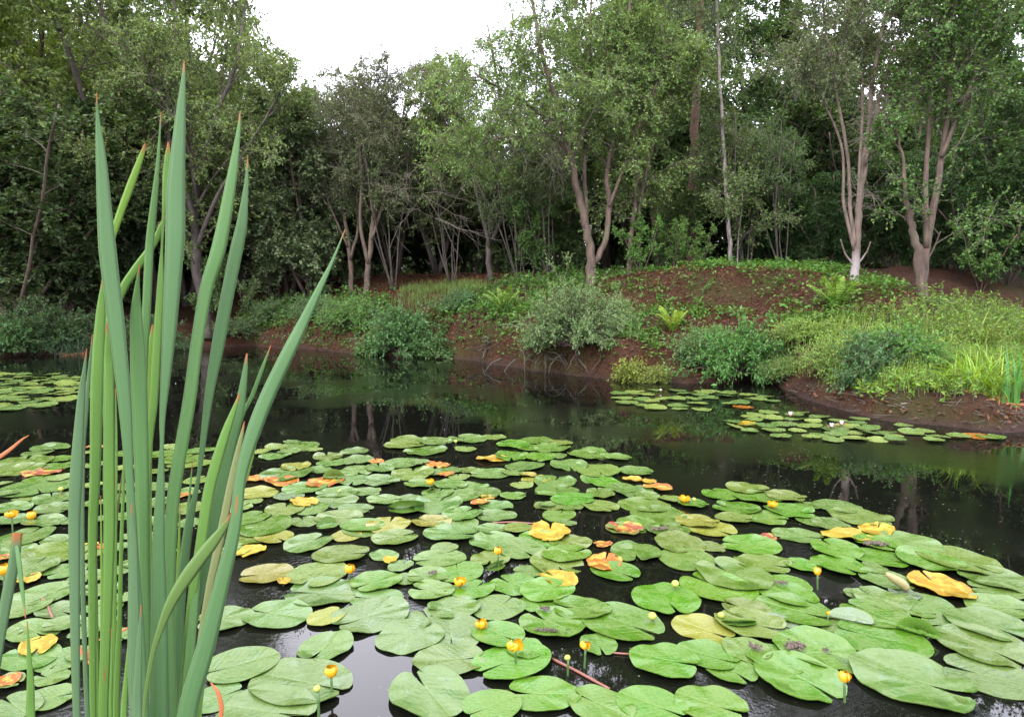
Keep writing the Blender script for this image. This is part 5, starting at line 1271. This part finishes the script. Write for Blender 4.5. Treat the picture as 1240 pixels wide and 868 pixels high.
blob('debris', 660, 737, 0.03, 0.028, 0.02, 0.01, M_DEBRIS, 'olive crumb on the far edge of the catkin pad', 'debris', 5, grp='crumbs of dead matter on the pads')
blob('debris', 799, 640, 0.03, 0.09, 0.03, 0.01, M_DEBRIS, 'grey smear of dead matter right of the curled red pad', 'debris', 6, n=40, grp='crumbs of dead matter on the pads')
blob('debris', 945, 705, 0.03, 0.07, 0.02, 0.01, M_DEBRIS, 'grey streak of dead matter left of the flower right of centre', 'debris', 7, n=36, grp='crumbs of dead matter on the pads')
blob('debris', 524, 693, 0.03, 0.03, 0.02, 0.01, M_DEBRIS, 'grey star-shaped crumb on a pad left of the middle', 'debris', 8, grp='crumbs of dead matter on the pads')
blob('debris', 1059, 658, 0.03, 0.09, 0.04, 0.01, M_DEBRIS, 'grey film of dead matter below the round yellow pad', 'debris', 9, n=40, grp='crumbs of dead matter on the pads')
def lying(name, pts, r, mat, lab, cat):
    P = np.array([on_z(x, y, 0.006) for x, y in pts]); mb = MB(); p, rd = smooth_poly(P, np.full(len(P), r), 12); mb.tube(p, rd, 7)
    return tag(mb.build(name, mat, offset=P[0], loc=P[0]), lab, 'stem' if cat is None else cat)
lying('floating_stem', [(668, 797), (700, 813), (738, 834)], 0.0062, M_REDSTEM, 'reddish lily stem floating on black water at the lower middle', None)
lying('floating_stem', [(742, 790), (765, 791), (786, 785)], 0.004, M_REDSTEM, 'thin brown stem floating left of a bright pad at lower right', None)
lying('floating_stem', [(596, 633), (620, 632), (648, 634)], 0.006, M_REDSTEM, 'pinkish stem lying between pads left of the frilled yellow pad', None)
lying('floating_stem', [(18, 726), (40, 722), (54, 727), (64, 748)], 0.006, M_REDSTEM, 'pink bent stem lying on pads at the lower left', None)
P = on_z(1085, 706, 0.05); mb = MB(); p, rd = smooth_poly([(0.06, 0, -0.03), (0.03, 0, 0.0), (-0.02, 0, 0.03), (-0.055, 0, 0.055)], [0.020, 0.026, 0.022, 0.010], 9); mb.tube(p, rd, 12)
o = mb.build('rolled_bud', M_BUDPALE, loc=P); tag(o, 'pale rolled-up young leaf poking up left of the two-toned pad', 'bud')

# ------------------------------------------------------------------ the reeds close to the camera
def blade(parent, b0, pts, D, foot, col, seed, curve=0.22):
    """pts = [(x, y, width px)] from tip downwards, D = distance from the camera, foot = where it roots"""
    P = []; Wd = []
    for i, (x, y, w_) in enumerate(pts):
        d = D[0] + (D[1] - D[0]) * i / (len(pts) - 1)
        p = at_Y(x, y, d); P.append(p); Wd.append(max(w_ * 0.87, 0.8) / F_PX * float((p - CAMP) @ FWD))
    if foot is not None:
        last = P[-1]; wl_ = Wd[-1]
        for q_ in (0.07, 0.2, 0.5, 1.0): P.append(last * (1 - q_) + np.array(foot) * q_); Wd.append(wl_)
    P, Wd = smooth_poly(P, Wd, 5 * len(P))
    T = unit(np.gradient(P, axis=0)); n = len(P)
    view = unit(CAMP - P); s = unit(np.cross(T, view)); nr = np.cross(s, T)
    dl_ = np.concatenate([[0], np.cumsum(np.linalg.norm(np.diff(P, axis=0), axis=1))])
    prof = np.array([(-0.5, 0.0), (-0.25, 0.6), (0, 0.85), (0.25, 0.6), (0.5, 0.0), (0.25, -0.35), (0.0, -0.1), (-0.25, -0.35)])
    m = len(prof); v = P[:, None] + s[:, None] * (prof[None, :, :1] * Wd[:, None, None]) + nr[:, None] * (prof[None, :, 1:] * curve * Wd[:, None, None] * 0.35)
    ucol = np.array([0, .25, .5, .75, 1, .75, .5, .25])
    uv = np.stack([np.broadcast_to(ucol, (n, m)), np.broadcast_to(dl_[:, None], (n, m)), np.full((n, m), seed * 3.7)], -1)
    i = np.arange(n - 1)[:, None] * m; j = np.arange(m)[None]; k = (j + 1) % m
    mb = MB(); mb.add(v.reshape(-1, 3), np.stack([i + j, i + m + j, i + m + k, i + k], -1).reshape(-1, 4), uv=uv.reshape(-1, 3))
    o = mb.build('leaf', M_BLADE, parent, offset=b0); o.color = (*[x * 0.68 for x in col], 1); return o
DK = (0.067, 0.155, 0.064); LT = (0.10, 0.22, 0.05); BL = (0.083, 0.165, 0.085); YL = (0.13, 0.26, 0.045); ML = (0.08, 0.185, 0.065)
RC = np.array([-0.47, 0.88, -0.12]); reed = thing('reed_clump', RC, 'tall clump of broad blue-green reed leaves with rusty tips in the left foreground', 'reeds')
BLADES = [
    ([(223, 74, 1), (222, 95, 5), (218, 150, 14), (213, 230, 24), (212, 290, 25), (205, 400, 18), (197, 500, 8), (196, 540, 5), (194, 600, 12), (192, 660, 16), (193, 760, 22), (193, 868, 26)], (.84, .84), DK),
    ([(117, 112, 1), (118, 140, 4), (123, 200, 14), (130, 300, 22), (140, 384, 21), (151, 487, 17), (157, 580, 10), (162, 680, 14), (168, 780, 18), (172, 868, 20)], (.78, .82), DK),
    ([(169, 320, 1), (166, 350, 7), (165, 384, 15), (168, 453, 21), (172, 580, 18), (174, 680, 16), (178, 868, 18)], (.80, .86), ML),
    ([(195, 136, 1), (191, 200, 5), (186, 250, 9), (181, 300, 11), (177, 384, 11), (174, 450, 10), (172, 600, 8), (172, 868, 10)], (.86, .90), ML),
    ([(204, 256, 1), (195, 275, 7), (185, 297, 9), (165, 325, 11), (148, 352, 11), (130, 400, 10), (120, 480, 8), (113, 600, 8), (118, 868, 8)], (.92, .95), LT),
    ([(176, 174, 2), (171, 190, 7), (158, 225, 10), (141, 272, 9), (132, 310, 8), (128, 400, 7), (130, 600, 7), (140, 868, 8)], (.94, .96), YL),
    ([(204, 172, 2), (203, 190, 8), (201, 215, 9), (198, 260, 4), (196, 300, 3), (194, 349, 9), (190, 418, 11), (186, 487, 11), (181, 540, 8), (178, 640, 8), (180, 868, 8)], (.88, .90), LT),
    ([(185, 393, 2), (183, 420, 9), (181, 453, 11), (181, 520, 10), (180, 580, 8), (182, 868, 7)], (.91, .92), YL),
    ([(125, 335, 2), (122, 380, 12), (118, 453, 17), (115, 580, 13), (112, 662, 11), (113, 868, 8)], (.86, .88), LT),
    ([(129, 390, 1), (131, 420, 9), (132, 453, 13), (132, 580, 15), (132, 662, 14), (126, 868, 11)], (.83, .85), LT),
    ([(105, 422, 1), (102, 450, 5), (98, 487, 10), (92, 580, 16), (90, 662, 14), (93, 868, 9)], (.80, .82), BL),
    ([(112, 405, 1), (108, 450, 4), (104, 500, 6), (100, 560, 6), (100, 700, 6), (106, 868, 6)], (.84, .86), BL),
    ([(291, 135, 1), (288, 165, 6), (280, 220, 14), (265, 300, 19), (250, 349, 17), (238, 418, 16), (229, 487, 17), (213, 580, 17), (207, 640, 16), (203, 740, 18), (205, 868, 22)], (.87, .87), ML),
    ([(300, 191, 1), (298, 225, 6), (293, 270, 14), (287, 300, 17), (277, 349, 17), (264, 418, 17), (252, 487, 11), (240, 580, 5), (228, 640, 12), (217, 740, 14), (213, 868, 16)], (.90, .90), DK),
    ([(418, 278, 1), (403, 315, 4), (387, 349, 9), (365, 395, 15), (350, 425, 18), (326, 475, 20), (308, 520, 20), (292, 575, 15), (284, 640, 16), (270, 700, 20), (250, 780, 25), (226, 868, 26)], (.88, .82), DK),
    ([(299, 428, 2), (296, 455, 8), (289, 500, 14), (278, 540, 17), (268, 590, 17), (255, 650, 16), (240, 720, 14), (225, 800, 12), (218, 868, 12)], (.92, .92), DK),
    ([(328, 418, 1), (318, 445, 5), (305, 480, 6), (293, 505, 5), (280, 560, 5), (255, 700, 5), (230, 868, 5)], (.94, .95), ML),
    ([(290, 477, 2), (283, 497, 7), (274, 522, 12), (262, 560, 15), (252, 600, 15), (243, 660, 14), (230, 740, 10), (220, 868, 9)], (.89, .89), LT),
    ([(296, 510, 1), (292, 530, 6), (284, 565, 9), (277, 600, 11), (265, 660, 12), (252, 720, 10), (240, 800, 9), (232, 868, 8)], (.86, .86), (0.16, 0.20, 0.09)),
    ([(312, 519, 1), (308, 540, 5), (298, 575, 8), (287, 605, 7), (270, 680, 6), (250, 760, 5), (236, 868, 5)], (.96, .96), YL),
    ([(280, 621, 1), (272, 637, 9), (255, 660, 17), (230, 693, 19), (208, 728, 15), (194, 762, 9), (183, 800, 6), (174, 868, 4)], (.74, .76), (0.09, 0.17, 0.05)),
    ([(151, 530, 2), (149, 600, 4), (147, 660, 5), (145, 740, 6), (141, 868, 9)], (.93, .93), LT),
    ([(159, 609, 1), (161, 650, 10), (162, 720, 14), (163, 800, 18), (165, 868, 16)], (.76, .78), BL),
    ([(171, 732, 1), (169, 770, 6), (167, 820, 10), (166, 868, 13)], (.72, .73), BL),
    ([(158, 755, 1), (155, 800, 6), (150, 868, 9)], (.82, .82), LT),
    ([(135, 760, 1), (135, 800, 3), (134, 868, 5)], (.84, .84), LT),
    ([(206, 700, 2), (206, 760, 7), (205, 868, 9)], (.98, .98), YL),
    ([(150, 560, 1), (140, 640, 4), (136, 740, 4), (130, 868, 5)], (.97, .97), (0.10, 0.12, 0.05)),
    ([(262, 560, 1), (256, 620, 4), (243, 700, 5), (232, 780, 6), (226, 868, 6)], (.95, .95), LT),
    ([(272, 690, 1), (262, 740, 4), (250, 800, 6), (241, 868, 7)], (.91, .90), LT),
    ([(233, 560, 1), (226, 640, 5), (219, 730, 6), (214, 868, 7)], (.96, .95), ML),
    ([(218, 610, 1), (216, 680, 5), (213, 760, 6), (211, 868, 7)], (.93, .93), YL),
    ([(140, 470, 1), (141, 540, 3), (140, 640, 4), (139, 760, 4), (137, 868, 5)], (.95, .95), LT),
    ([(122, 600, 1), (123, 680, 3), (123, 780, 4), (122, 868, 5)], (.93, .93), YL),
    ([(250, 720, 1), (246, 770, 4), (240, 820, 5), (236, 868, 6)], (.86, .86), LT),
    ([(240, 640, 2), (238, 700, 9), (231, 780, 12), (224, 868, 12)], (.90, .88), ML),
]
for i, (pts, D, col) in enumerate(BLADES):
    x, y, _ = pts[-1]; q = at_Y(x, y, D[1])
    blade(reed, RC, pts, D, (RC[0] + (q[0] - RC[0]) * 0.75, D[1] + rng.uniform(-0.02, 0.02), -0.15), col, i)
RC2 = np.array([-0.66, 0.84, -0.12]); reed2 = thing('reed_clump', RC2, 'smaller reed with a leaf cut off square at the left edge', 'reeds')
for i, (pts, D, col) in enumerate([
    ([(21, 645, 12), (17, 680, 13), (9, 720, 14), (2, 760, 13), (-6, 810, 12), (-14, 868, 12)], (.80, .80), BL),
    ([(31, 748, 1), (27, 715, 5), (23, 680, 6), (20, 660, 5)], (.79, .80), ML),
    ([(33, 752, 1), (35, 790, 5), (37, 830, 9), (37, 868, 11)], (.74, .75), LT),
    ([(35, 527, 1), (27, 532, 3), (14, 543, 5), (0, 553, 6), (-20, 566, 6), (-60, 640, 6)], (.84, .84), (0.40, 0.15, 0.08))]):
    x, y, _ = pts[-1]; q = at_Y(x, y, D[1])
    blade(reed2, RC2, pts, D, None if i == 1 else (RC2[0] + (q[0] - RC2[0]) * 0.7, D[1], -0.15), col, 50 + i)
# withered bits at the foot of the reeds
for pts, lab in [([(92, 776, 5), (99, 790, 4), (108, 803, 3)], 'red withered leaf scrap lying at the foot of the reeds'), ([(109, 783, 4), (107, 793, 4), (104, 802, 3)], 'short red scrap crossing the withered one at the foot of the reeds'),
                 ([(255, 826, 2), (264, 838, 5), (268, 855, 6), (267, 872, 5)], 'brown curled scrap of leaf right of the reed foot'), ([(118, 775, 2), (138, 768, 4), (154, 760, 3)], 'orange dry leaf scrap behind the reed foot')]:
    p0 = at_Y(pts[0][0], pts[0][1], 1.9); r = blade(None, p0, pts, (1.9, 1.9), None, (0.42, 0.12, 0.05), 77); r.location = p0; r.name = 'withered_leaf'; tag(r, lab, 'dead leaf', 'withered scraps at the foot of the reeds')
